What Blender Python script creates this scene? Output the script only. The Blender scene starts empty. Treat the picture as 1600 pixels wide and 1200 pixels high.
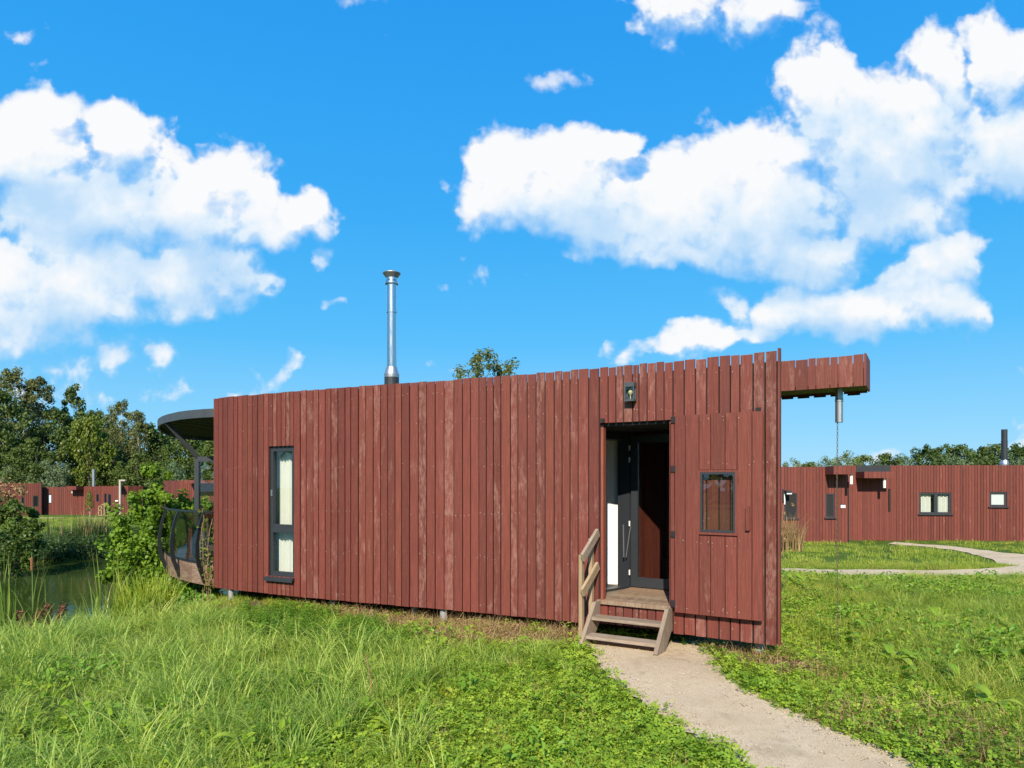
import bpy, math, random
import numpy as np
from mathutils import Vector, Matrix
random.seed(7); RNG = np.random.default_rng(7)
R = math.radians
SC = bpy.context.scene
COL = SC.collection
F_PX, CX, HY, ZC = 1067.0, 800.0, 755.0, 1.86      # focal length, principal point, horizon row, eye height

# ------------------------------------------------------------------ camera, light, sky
cam_d = bpy.data.cameras.new('camera'); cam = bpy.data.objects.new('camera', cam_d); COL.objects.link(cam)
cam.location = (0, 0, ZC); cam.rotation_euler = (R(90), 0, 0)
cam_d.sensor_width = 36; cam_d.lens = 24.0; cam_d.shift_y = (HY - 600) / 1600.0
cam_d.clip_start = .05; cam_d.clip_end = 5000
SC.camera = cam
SUN_EL, SUN_AZ = 35.0, 189.0                       # azimuth clockwise from +Y
sun_d = bpy.data.lights.new('sun', 'SUN'); sun = bpy.data.objects.new('sun', sun_d); COL.objects.link(sun)
sun_d.energy = 4.8; sun_d.angle = R(.53); sun_d.color = (1, .90, .74)
to_sun = Vector((math.sin(R(SUN_AZ)) * math.cos(R(SUN_EL)), math.cos(R(SUN_AZ)) * math.cos(R(SUN_EL)), math.sin(R(SUN_EL))))
sun.rotation_euler = to_sun.to_track_quat('Z', 'Y').to_euler(); sun.location = (-3, -12, 12)
SC.view_settings.view_transform = 'Standard'; SC.view_settings.look = 'None'
EXPO = .50; SC.view_settings.exposure = EXPO; SC.view_settings.gamma = 1
SC.render.engine = 'CYCLES'
SC.cycles.use_denoising = True; SC.render.filter_size = 1.15
SC.cycles.max_bounces = 8; SC.cycles.transparent_max_bounces = 16
SC.cycles.transmission_bounces = 6; SC.cycles.diffuse_bounces = 3; SC.cycles.glossy_bounces = 3
SC.cycles.sample_clamp_indirect = 6; SC.cycles.caustics_reflective = False; SC.cycles.caustics_refractive = False

class NT:
    """small helper to write node trees"""
    def __init__(s, tree, dim='3D'): s.dim = dim; s.t = tree; s.n = tree.nodes; s.l = tree.links
    def node(s, typ, **kw):
        n = s.n.new(typ)
        for k, v in kw.items():
            if not k.startswith('i_'): setattr(n, k, v)
        return n
    def put(s, sock, v):
        if v is None: return
        if isinstance(v, bpy.types.NodeSocket): s.l.new(v, sock)
        else: sock.default_value = v
    def m(s, op, a, b=None, c=None, clamp=False):
        n = s.n.new('ShaderNodeMath'); n.operation = op; n.use_clamp = clamp
        for i, v in enumerate((a, b, c)): s.put(n.inputs[i], v) if v is not None else None
        return n.outputs[0]
    def v(s, op, a, b=None, c=None, out=0):
        n = s.n.new('ShaderNodeVectorMath'); n.operation = op
        for i, v in enumerate((a, b, c)): s.put(n.inputs[i], v) if v is not None else None
        return n.outputs['Value'] if op in ('DOT_PRODUCT', 'LENGTH', 'DISTANCE') else n.outputs[0]
    def sep(s, a):
        n = s.n.new('ShaderNodeSeparateXYZ'); s.put(n.inputs[0], a); return n.outputs
    def comb(s, x, y, z):
        n = s.n.new('ShaderNodeCombineXYZ')
        for i, v in enumerate((x, y, z)): s.put(n.inputs[i], v)
        return n.outputs[0]
    def noise(s, vec, scale, detail=4, rough=.55, dist=0, col=False):
        n = s.n.new('ShaderNodeTexNoise'); n.noise_dimensions = s.dim; s.put(n.inputs['Vector'], vec); n.inputs['Scale'].default_value = scale
        n.inputs['Detail'].default_value = detail; n.inputs['Roughness'].default_value = rough; n.inputs['Distortion'].default_value = dist
        return n.outputs['Color'] if col else n.outputs[0]
    def ramp(s, fac, stops, interp='LINEAR'):
        n = s.n.new('ShaderNodeValToRGB'); s.put(n.inputs[0], fac); e = n.color_ramp; e.interpolation = interp
        while len(e.elements) < len(stops): e.elements.new(.5)
        for el, (p, c) in zip(e.elements, stops):
            el.position = p; el.color = (*c, 1) if len(c) == 3 else c
        return n.outputs[0]
    def mix(s, fac, a, b, blend='MIX', clamp=False):
        n = s.n.new('ShaderNodeMix'); n.data_type = 'RGBA'; n.blend_type = blend; n.clamp_factor = True
        s.put(n.inputs[0], fac)
        for i, v in ((6, a), (7, b)):
            if not isinstance(v, bpy.types.NodeSocket) and len(v) == 3: v = (*v, 1)
            s.put(n.inputs[i], v)
        return n.outputs[2]
    def step(s, x, lo, hi):
        n = s.n.new('ShaderNodeMapRange'); n.interpolation_type = 'SMOOTHSTEP'; s.put(n.inputs[0], x)
        n.inputs[1].default_value = lo; n.inputs[2].default_value = hi; return n.outputs[0]
    def attr(s, name):
        n = s.n.new('ShaderNodeAttribute'); n.attribute_name = name; return n
    def bump(s, h, strength=.3, dist=.01):
        n = s.n.new('ShaderNodeBump'); n.inputs['Strength'].default_value = strength; n.inputs['Distance'].default_value = dist
        s.put(n.inputs['Height'], h); return n.outputs[0]

world = bpy.data.worlds.new('World'); SC.world = world; world.use_nodes = True
def build_world():
    T = NT(world.node_tree, '2D'); T.n.clear()
    sky = T.node('ShaderNodeTexSky', sky_type='NISHITA'); sky.sun_disc = False
    sky.sun_elevation = R(SUN_EL); sky.sun_rotation = R(SUN_AZ); sky.air_density = 1.0; sky.dust_density = .35; sky.ozone_density = 2.5
    tc = T.node('ShaderNodeTexCoord'); d = T.v('NORMALIZE', tc.outputs['Generated'])
    x, y, z = T.sep(d)
    ya = T.m('MAXIMUM', T.m('ABSOLUTE', y), .08)
    p = T.comb(T.m('DIVIDE', x, ya), T.m('DIVIDE', z, ya), 0.0)
    # cumulus: (photo x, photo y, half width, half height, strength) read off as directions
    B = [(40,240,150,85,1),(205,225,80,72,1),(130,330,190,95,1),(310,320,110,90,1),(420,345,90,55,1),(485,322,48,44,1),(512,400,24,30,.7),
         (90,440,210,85,1),(290,430,150,72,1),(30,500,125,60,1),(400,445,60,30,.9),(390,465,28,16,.7),(215,548,70,36,.45),(118,575,34,20,.5),(235,615,80,26,.36),
         (440,592,80,24,.5),(370,614,60,14,.4),(480,580,34,18,.5),(100,610,90,40,.28),
         (800,280,78,88,1),(860,245,85,58,1),(950,225,50,40,1),(900,320,160,78,1),(1040,330,150,80,1),(1130,280,110,80,1),(1200,310,160,110,1),
         (1290,140,92,84,1),(1370,220,180,125,1),(1465,120,50,70,1),(1570,110,70,90,1),(1580,220,120,95,1),(1080,390,80,30,.9),(1260,400,140,70,1),
         (1400,330,120,70,1),(1490,410,66,66,1),(1470,470,80,56,1),(1350,500,160,54,1),(1240,505,80,46,1),(1145,490,42,46,1),(1075,540,95,26,.8),(1180,545,60,20,.7),
         (1080,15,150,58,.62),(1190,0,85,40,.6),(1060,62,36,28,.35),(590,3,34,18,.26),(40,55,66,18,.26),(745,425,44,26,.42),(692,455,16,14,.32),
         (966,119,20,10,.32),(1092,185,24,22,.38),(850,118,44,15,.2),(535,490,12,9,.3),(25,125,34,12,.2),(635,65,36,12,.2),(1596,670,30,28,.4),
         (1310,716,70,15,.36),(710,586,26,8,.5),(1580,565,20,8,.3),(975,525,14,9,.4),(690,268,16,12,.18)]
    SH = [(80,300,190,42),(170,370,150,40),(330,420,130,40),(120,520,150,40),(300,480,120,26),(1190,420,150,60),(1300,330,110,60),(1490,262,110,36),(1590,290,60,40),(1330,530,150,32),(1420,440,60,40),(930,360,140,30),(1080,40,120,36),(1370,200,60,40)]
    g = bpy.data.node_groups.new('cloud_field', 'ShaderNodeTree')
    g.interface.new_socket('P', in_out='INPUT', socket_type='NodeSocketVector')
    g.interface.new_socket('D', in_out='OUTPUT', socket_type='NodeSocketFloat'); g.interface.new_socket('A', in_out='OUTPUT', socket_type='NodeSocketFloat')
    G = NT(g, '2D'); gi = g.nodes.new('NodeGroupInput'); go = g.nodes.new('NodeGroupOutput')
    P0 = gi.outputs[0]
    w1 = G.noise(P0, 5.0, 3, .5, col=True); w2 = G.noise(P0, 17.0, 3, .5, col=True)
    P1 = G.v('MULTIPLY_ADD', G.v('SUBTRACT', w1, (.5, .5, .5)), (.13, .10, 0), P0)
    P1 = G.v('MULTIPLY_ADD', G.v('SUBTRACT', w2, (.5, .5, .5)), (.045, .045, 0), P1)
    P1 = G.v('MULTIPLY', P1, (1, 1, 0))
    acc = None
    for (bx, by, bw, bh, amp) in B:
        cx, cy = (bx - CX) / F_PX, (HY - by) / F_PX; ax, ay = F_PX / (bw * 1.18), F_PX / (bh * 1.18)
        q = G.v('MULTIPLY_ADD', P1, (ax, ay, 0), (-cx * ax, -cy * ay, 0))
        L = G.v('DOT_PRODUCT', q, q)
        if bw < 48 and by < 700: amp *= .78
        val = G.m('MULTIPLY_ADD', L, -amp, amp)
        acc = val if acc is None else G.m('SMOOTH_MAX', acc, val, .25)
    n1 = G.noise(P0, 9.5, 9, .60, .1)
    vo = g.nodes.new('ShaderNodeTexVoronoi'); vo.feature = 'SMOOTH_F1'; vo.voronoi_dimensions = '2D'; G.put(vo.inputs['Vector'], G.v('MULTIPLY_ADD', G.v('SUBTRACT', w2, (.5,.5,.5)), (.03,.03,0), P0))
    vo.inputs['Scale'].default_value = 13; vo.inputs['Detail'].default_value = 3; vo.inputs['Roughness'].default_value = .55; vo.inputs['Lacunarity'].default_value = 2.1
    bil = G.m('SUBTRACT', .42, vo.outputs['Distance'])
    n3 = G.noise(P0, 38.0, 5, .62)
    det = G.m('MULTIPLY_ADD', G.m('SUBTRACT', n1, .5), 1.35, G.m('MULTIPLY_ADD', bil, .75, G.m('MULTIPLY', G.m('SUBTRACT', n3, .5), .42)))
    D = G.m('ADD', acc, G.m('MULTIPLY', det, G.m('MULTIPLY_ADD', G.m('MAXIMUM', acc, 0), -.45, 1.0)))
    G.put(go.inputs[0], D); G.put(go.inputs[1], acc)
    def field(pv):
        n = T.n.new('ShaderNodeGroup'); n.node_tree = g; T.put(n.inputs[0], pv); return n.outputs
    D0, A0 = field(p); D1 = field(T.v('ADD', p, (-.010, .034, 0)))[0]; A2 = field(T.v('ADD', p, (-.02, .085, 0)))[1]
    up2 = T.m('MINIMUM', T.m('MAXIMUM', T.m('SUBTRACT', T.m('MINIMUM', A0, .9), T.m('MAXIMUM', A2, -.6)), -.3), .9)
    up = T.m('SUBTRACT', D0, D1)                               # > 0 where the cloud thins out upwards: a lit crest
    soft = T.m('MULTIPLY_ADD', T.step(up, -.2, .2), -.34, .84)
    alpha = T.step(T.m('DIVIDE', T.m('SUBTRACT', D0, -.06), soft), 0, 1)
    alpha = T.m('MULTIPLY', alpha, T.m('MULTIPLY_ADD', T.step(A0, -.15, .50), .50, .49))
    pw = T.v('MULTIPLY_ADD', T.v('SUBTRACT', T.noise(p, 6, 4, .55, col=True), (.5, .5, .5)), (.16, .12, 0), p)
    sh = None
    for (bx, by, bw, bh) in SH:
        ax, ay = F_PX / (bw * 1.25), F_PX / (bh * 1.25); q = T.v('MULTIPLY_ADD', T.v('MULTIPLY', pw, (1, 1, 0)), (ax, ay, 0), (-(bx - CX) / F_PX * ax, -(HY - by) / F_PX * ay, 0))
        v_ = T.m('SUBTRACT', 1.0, T.v('DOT_PRODUCT', q, q), clamp=True); sh = v_ if sh is None else T.m('MAXIMUM', sh, v_)
    mid = T.noise(p, 13, 5, .55)
    lit = T.m('ADD', T.m('MULTIPLY', up, .55), T.m('MULTIPLY_ADD', mid, .85, .20))
    lit = T.m('ADD', lit, T.m('MULTIPLY', up2, .50)); lit = T.m('MULTIPLY_ADD', sh, -.45, lit)
    lit = T.step(lit, -.05, 1.20)
    cc = T.ramp(lit, [(0, CLOUDSHADE), (.5, (.74, .865, .985)), (.92, (.965, .972, .985))])
    # the nishita sky, deepened to the photo's polarised blue
    grad = T.ramp(T.m('MULTIPLY', z, 1.0), SKYRAMP)
    nis = T.v('SCALE', sky.outputs[0], None); nis.node.inputs['Scale'].default_value = SKYSTR
    skyc = T.mix(.88, nis, grad)
    final = T.mix(alpha, skyc, cc)
    sc = T.v('SCALE', final, None); sc.node.inputs['Scale'].default_value = 1.0 / SKYSTR / 2 ** EXPO
    bg = T.node('ShaderNodeBackground'); T.put(bg.inputs[0], sc); bg.inputs[1].default_value = SKYSTR
    out = T.node('ShaderNodeOutputWorld'); T.l.new(bg.outputs[0], out.inputs[0])
CLOUDSHADE = (.50, .72, .96)
SKYRAMP = [(0.0, (.36, .72, 1.0)), (.07, (.24, .655, 1.0)), (.2, (.075, .525, 1.0)), (.36, (.030, .43, .985)), (.55, (.016, .36, .95)), (1.0, (.006, .22, .78))]
SKYSTR = .12
build_world()
world.cycles.sampling_method = 'MANUAL'; world.cycles.sample_map_resolution = 512

# ------------------------------------------------------------------ materials
MATS = {}
def new_mat(name):
    m = bpy.data.materials.new(name); m.use_nodes = True; T = NT(m.node_tree); T.n.clear()
    out = T.node('ShaderNodeOutputMaterial'); b = T.node('ShaderNodeBsdfPrincipled'); T.l.new(b.outputs[0], out.inputs[0])
    MATS[name] = m
    return m, T, b, out
def plain(name, col, rough=.6, metal=0, var=.25, scale=9, bumps=.15, spec=.5, stretch=(1, 1, 1)):
    m, T, b, out = new_mat(name)
    tc = T.node('ShaderNodeTexCoord'); v = T.v('MULTIPLY', tc.outputs['Object'], stretch)
    n = T.noise(v, scale, 6, .6); n2 = T.noise(v, scale * 9, 3, .6)
    k = T.m('MULTIPLY_ADD', n, var * 1.6, 1 - var * .8)
    k = T.m('MULTIPLY', k, T.m('MULTIPLY_ADD', n2, var, 1 - var * .5))
    T.put(b.inputs['Base Color'], T.v('SCALE', (*col,), None)); 
    sc = b.inputs['Base Color'].links[0].from_node; T.put(sc.inputs['Scale'], k)
    b.inputs['Metallic'].default_value = metal; b.inputs['Specular IOR Level'].default_value = spec
    T.put(b.inputs['Roughness'], T.m('MULTIPLY_ADD', n2, .2, rough - .1))
    if bumps: T.put(b.inputs['Normal'], T.bump(n2, bumps, .004))
    return m

def boards_mat(name, base, pale, worn=1.0, rough=.62):
    """stained vertical boards: uv = metres across / along, 'bv' = (random, random, wear)"""
    m, T, b, out = new_mat(name)
    uv = T.node('ShaderNodeUVMap').outputs[0]; u, v, _ = T.sep(uv)
    bv = T.attr('bv').outputs['Color']; r1, r2, wr = T.sep(bv)
    off = T.comb(T.m('MULTIPLY', r1, 37.0), T.m('MULTIPLY', r2, 91.0), 0.0)
    q = T.v('ADD', uv, off)
    grain = T.noise(T.v('MULTIPLY', q, (75, 2.4, 1)), 1.0, 4, .6, .4)
    fine = T.noise(T.v('MULTIPLY', q, (260, 9, 1)), 1.0, 2, .6)
    patch = T.noise(T.v('MULTIPLY', q, (8, 1.6, 1)), 1.0, 6, .66, .3)
    saw = T.noise(T.v('MULTIPLY', q, (14, 150, 1)), 1.0, 3, .6)
    c = T.mix(r1, tuple(x * .78 for x in base), tuple(x * 1.17 for x in base))
    c = T.mix(T.m('MULTIPLY', T.step(r2, .72, 1), .5), c, (base[0] * 1.12, base[1] * 1.25, base[2] * 1.05))
    c = T.mix(T.step(grain, .32, .68), T.mix(.34, c, (.01, .003, .003)), c); c = T.mix(T.step(fine, .56, .74), c, T.mix(.20, c, pale))
    # knots
    vo = T.node('ShaderNodeTexVoronoi'); T.put(vo.inputs['Vector'], T.v('MULTIPLY', q, (9, 2.2, 1))); vo.inputs['Scale'].default_value = 1
    kn = T.m('SUBTRACT', 1.0, T.step(vo.outputs['Distance'], .05, .14))
    kn = T.m('MULTIPLY', kn, T.step(T.sep(vo.outputs['Color'])[0], .55, .6))
    c = T.mix(T.m('MULTIPLY', kn, .55), c, (base[0] * .42, base[1] * .42, base[2] * .45))
    # weathering: pale rubbed patches, stronger on boards with wear
    wthr = T.m('MULTIPLY_ADD', wr, .30, T.m('MULTIPLY_ADD', fine, .24, T.m('ADD', patch, T.m('MULTIPLY', grain, .18))))
    wm = T.step(wthr, .87, 1.02); g2 = T.noise(T.v('MULTIPLY', q, (130, 7, 1)), 1.0, 3, .65); blot = T.noise(T.v('MULTIPLY', q, (22, 9, 1)), 1.0, 4, .65)
    wm = T.m('MULTIPLY', wm, T.m('MULTIPLY', T.m('MULTIPLY_ADD', T.step(g2, .40, .60), .7, .3), T.step(blot, .34, .60)))
    c = T.mix(T.m('MULTIPLY', wm, .60 * worn), c, pale)
    saws = T.m('MULTIPLY', T.step(saw, .55, .75), T.m('MULTIPLY', T.step(wr, .35, .9), .22 * worn))
    c = T.mix(saws, c, pale)
    # little scuffs and flecks
    fl = T.noise(T.v('MULTIPLY', q, (60, 22, 1)), 1.0, 3, .7)
    c = T.mix(T.m('MULTIPLY', T.step(fl, .70, .76), .5 * worn), c, (.50, .33, .27))
    T.put(b.inputs['Base Color'], c); T.put(b.inputs['Roughness'], T.m('MULTIPLY_ADD', grain, .2, rough - .08))
    b.inputs['Specular IOR Level'].default_value = .35
    T.put(b.inputs['Normal'], T.bump(T.m('ADD', grain, T.m('MULTIPLY', fine, .5)), .35, .004))
    return m
RED = boards_mat('red_stained_boards', (.183, .045, .032), (.34, .19, .155))
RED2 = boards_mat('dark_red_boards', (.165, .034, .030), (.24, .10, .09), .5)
GREYWOOD = boards_mat('weathered_step_wood', (.33, .25, .18), (.46, .40, .33), .8, .75)
POSTWOOD = boards_mat('fresh_post_wood', (.42, .29, .17), (.52, .43, .32), .6, .7)
BROWNWOOD = boards_mat('brown_fascia_wood', (.22, .13, .085), (.40, .31, .24), 1.0, .7)
CHAIRWOOD = boards_mat('pale_chair_wood', (.50, .44, .35), (.62, .57, .48), .8, .7)
DECKWOOD = boards_mat('deck_boards', (.30, .20, .13), (.42, .34, .26), .9, .7)

ANTH = plain('anthracite_metal', (.030, .035, .043), .42, 0, .2, 6, .05)
RAILM = plain('black_rail_metal', (.014, .015, .018), .4, 0, .2, 6, .04)
BLACK = plain('black_membrane', (.012, .012, .013), .8)
DARKSTEEL = plain('dark_steel', (.035, .038, .042), .45, .2, .4, 4)
STEEL = plain('brushed_steel', (.62, .64, .66), .26, 1.0, .18, 5, .06, stretch=(1, 1, .15))
GALV = plain('galvanised_steel', (.42, .44, .46), .42, .85, .3, 8)
GREYPIPE = plain('grey_pile', (.30, .31, .32), .6, 0, .25, 8)
REDTAPE = plain('red_white_tape', (.62, .13, .12), .6, 0, .4, 25)
WHITE = plain('white_wall', (.80, .80, .78), .7, 0, .04, 3)
CURTAIN = plain('curtain_cloth', (.80, .79, .70), .9, 0, .08, 5, .2)
MATGREY = plain('door_mat', (.05, .052, .055), .9, 0, .4, 60)
NAIL = plain('nail_heads', (.40, .30, .26), .5, 0, .2)
BULB = plain('lamp_bulb', (.70, .62, .38), .3, 0, .02)
SIGNW = plain('white_sign', (.8, .8, .78), .5, 0, .05)
BARK = plain('tree_bark', (.10, .082, .065), .9, 0, .6, 9, .5)
BIRCHBARK = plain('birch_bark', (.46, .44, .40), .8, 0, .6, 7, .3, stretch=(.4, .4, 2.5))
STEM = plain('green_stem', (.12, .20, .05), .6, 0, .3)
DRYSTEM = plain('dry_stem', (.26, .15, .08), .85, 0, .4)
CATHEAD = plain('cattail_head', (.20, .085, .035), .9, 0, .3, 40)
PALEPOST = plain('pale_post_wood', (.42, .36, .30), .8, 0, .3)
LITTERM = plain('dead_leaf', (.36, .22, .11), .9, 0, .5, 30)

def glass_mat(name, tint=(.9, .92, .92), refl=.055, rough=.0):
    m, T, b, out = new_mat(name); T.n.remove(b)
    tr = T.node('ShaderNodeBsdfTransparent'); tr.inputs[0].default_value = (*tint, 1)
    gl = T.node('ShaderNodeBsdfGlossy'); gl.inputs['Roughness'].default_value = rough; gl.inputs[0].default_value = (1, 1, 1, 1)
    ge = T.node('ShaderNodeNewGeometry'); c = T.m('ABSOLUTE', T.v('DOT_PRODUCT', ge.outputs['Normal'], ge.outputs['Incoming']))
    fac = T.m('MULTIPLY_ADD', T.m('POWER', T.m('SUBTRACT', 1.0, c, clamp=True), 5.0), .9, refl, clamp=True)
    mx = T.node('ShaderNodeMixShader'); T.put(mx.inputs[0], fac); T.l.new(tr.outputs[0], mx.inputs[1]); T.l.new(gl.outputs[0], mx.inputs[2])
    T.l.new(mx.outputs[0], out.inputs[0]); return m
GLASS = glass_mat('clear_glass')
SMOKE = glass_mat('smoked_glass', (.66, .65, .63), .025)
DOORGLASS = glass_mat('dark_door_glass', (.93, .93, .93), .24)
GREYGLASS = plain('grey_blind_pane', (.20, .25, .25), .12, 0, .05)
DARKGLASS = plain('dark_window_pane', (.012, .012, .014), .05, 0, .05)
PALEGLASS = plain('pale_blind_pane', (.50, .54, .54), .25, 0, .06)
BRIGHTPANE = plain('sky_white_pane', (.72, .76, .82), .3, 0, .05)  # near-white holds the reflected sky in the pane colour

def leaf_mat(name, c_dark, c_mid, c_light, transl=.35, rough=.5, patch=.6, spec=.3):
    """leaf colours spread by the per-face 'tone' and by the place of the plant"""
    m, T, b, out = new_mat(name)
    tone = T.attr('tone').outputs['Fac']
    oi = T.node('ShaderNodeObjectInfo')
    big = T.noise(oi.outputs['Location'], patch, 4, .6)
    k = T.m('ADD', T.m('MULTIPLY', tone, .55), T.m('ADD', T.m('MULTIPLY', oi.outputs['Random'], .2), T.m('MULTIPLY', T.m('SUBTRACT', big, .5), .9)))
    k = T.m('ADD', k, .12)
    c = T.ramp(k, [(0.12, c_dark), (.45, c_mid), (.80, c_light)])
    T.put(b.inputs['Base Color'], c); b.inputs['Roughness'].default_value = rough; b.inputs['Specular IOR Level'].default_value = spec
    tl = T.node('ShaderNodeBsdfTranslucent'); T.put(tl.inputs[0], T.mix(.5, c, T.mix(1, c, (1.5, 1.35, .6), 'MULTIPLY')))
    mx = T.node('ShaderNodeMixShader'); mx.inputs[0].default_value = transl
    T.l.new(b.outputs[0], mx.inputs[1]); T.l.new(tl.outputs[0], mx.inputs[2]); T.l.new(mx.outputs[0], out.inputs[0])
    return m
L_GRASS = leaf_mat('long_grass_blades', (.11, .21, .032), (.31, .48, .075), (.60, .66, .16), .46, .45, .9, .35)
L_LAWN = leaf_mat('lawn_blades', (.17, .26, .03), (.35, .45, .05), (.52, .51, .11), .45, .5, .35)
L_CLOVER = leaf_mat('clover_leaves', (.13, .25, .022), (.29, .45, .038), (.46, .56, .06), .42, .5, .8)
L_WEED = leaf_mat('broad_weed_leaves', (.12, .23, .022), (.23, .38, .032), (.36, .47, .05), .40, .45, .5)
L_NETTLE = leaf_mat('nettle_leaves', (.08, .19, .02), (.15, .31, .03), (.24, .40, .045), .35, .5, .8)
L_DRY = leaf_mat('dry_stalks', (.20, .12, .055), (.36, .24, .11), (.50, .37, .19), .25, .8, .8)
L_BUSH = leaf_mat('alder_leaves', (.07, .15, .015), (.16, .29, .025), (.30, .42, .045), .42, .45, .3, .3)
L_DARKB = leaf_mat('dark_bush_leaves', (.035, .075, .014), (.075, .13, .022), (.14, .20, .032), .3, .45, .3)
L_WOODD = leaf_mat('dark_tree_leaves', (.045, .08, .018), (.09, .14, .028), (.16, .21, .042), .3, .5, .05)
L_BIRCH = leaf_mat('birch_leaves', (.09, .11, .04), (.17, .19, .065), (.28, .29, .11), .33, .5, .05)
L_YELLOW = leaf_mat('yellow_green_leaves', (.08, .12, .016), (.16, .215, .028), (.28, .32, .05), .34, .45, .05)
L_SILVER = leaf_mat('silver_willow_leaves', (.10, .15, .07), (.17, .24, .11), (.28, .34, .18), .3, .5, .05)
L_ACACIA = leaf_mat('sparse_tree_leaves', (.08, .10, .03), (.14, .17, .045), (.22, .24, .07), .35, .5, .2)
L_RIGHT = leaf_mat('field_tree_leaves', (.07, .115, .03), (.125, .18, .045), (.22, .27, .075), .3, .5, .06)
L_REED = leaf_mat('reed_blades', (.09, .17, .03), (.18, .28, .05), (.34, .38, .08), .35, .4, .6)
L_SEDGE = leaf_mat('yellow_sedge_blades', (.12, .20, .02), (.27, .37, .03), (.44, .48, .06), .4, .45, .9)
L_GRIT = leaf_mat('grit_stones', (.16, .125, .085), (.36, .29, .20), (.56, .48, .37), .0, .9, 2)
L_DOCK = leaf_mat('dock_seeds', (.07, .03, .018), (.15, .065, .035), (.24, .12, .06), .1, .8, .8)
L_FAR = leaf_mat('bank_herbs', (.028, .06, .016), (.055, .10, .024), (.10, .15, .036), .25, .5, .15)  # greens darkened to carry the far bank's shade

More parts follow.
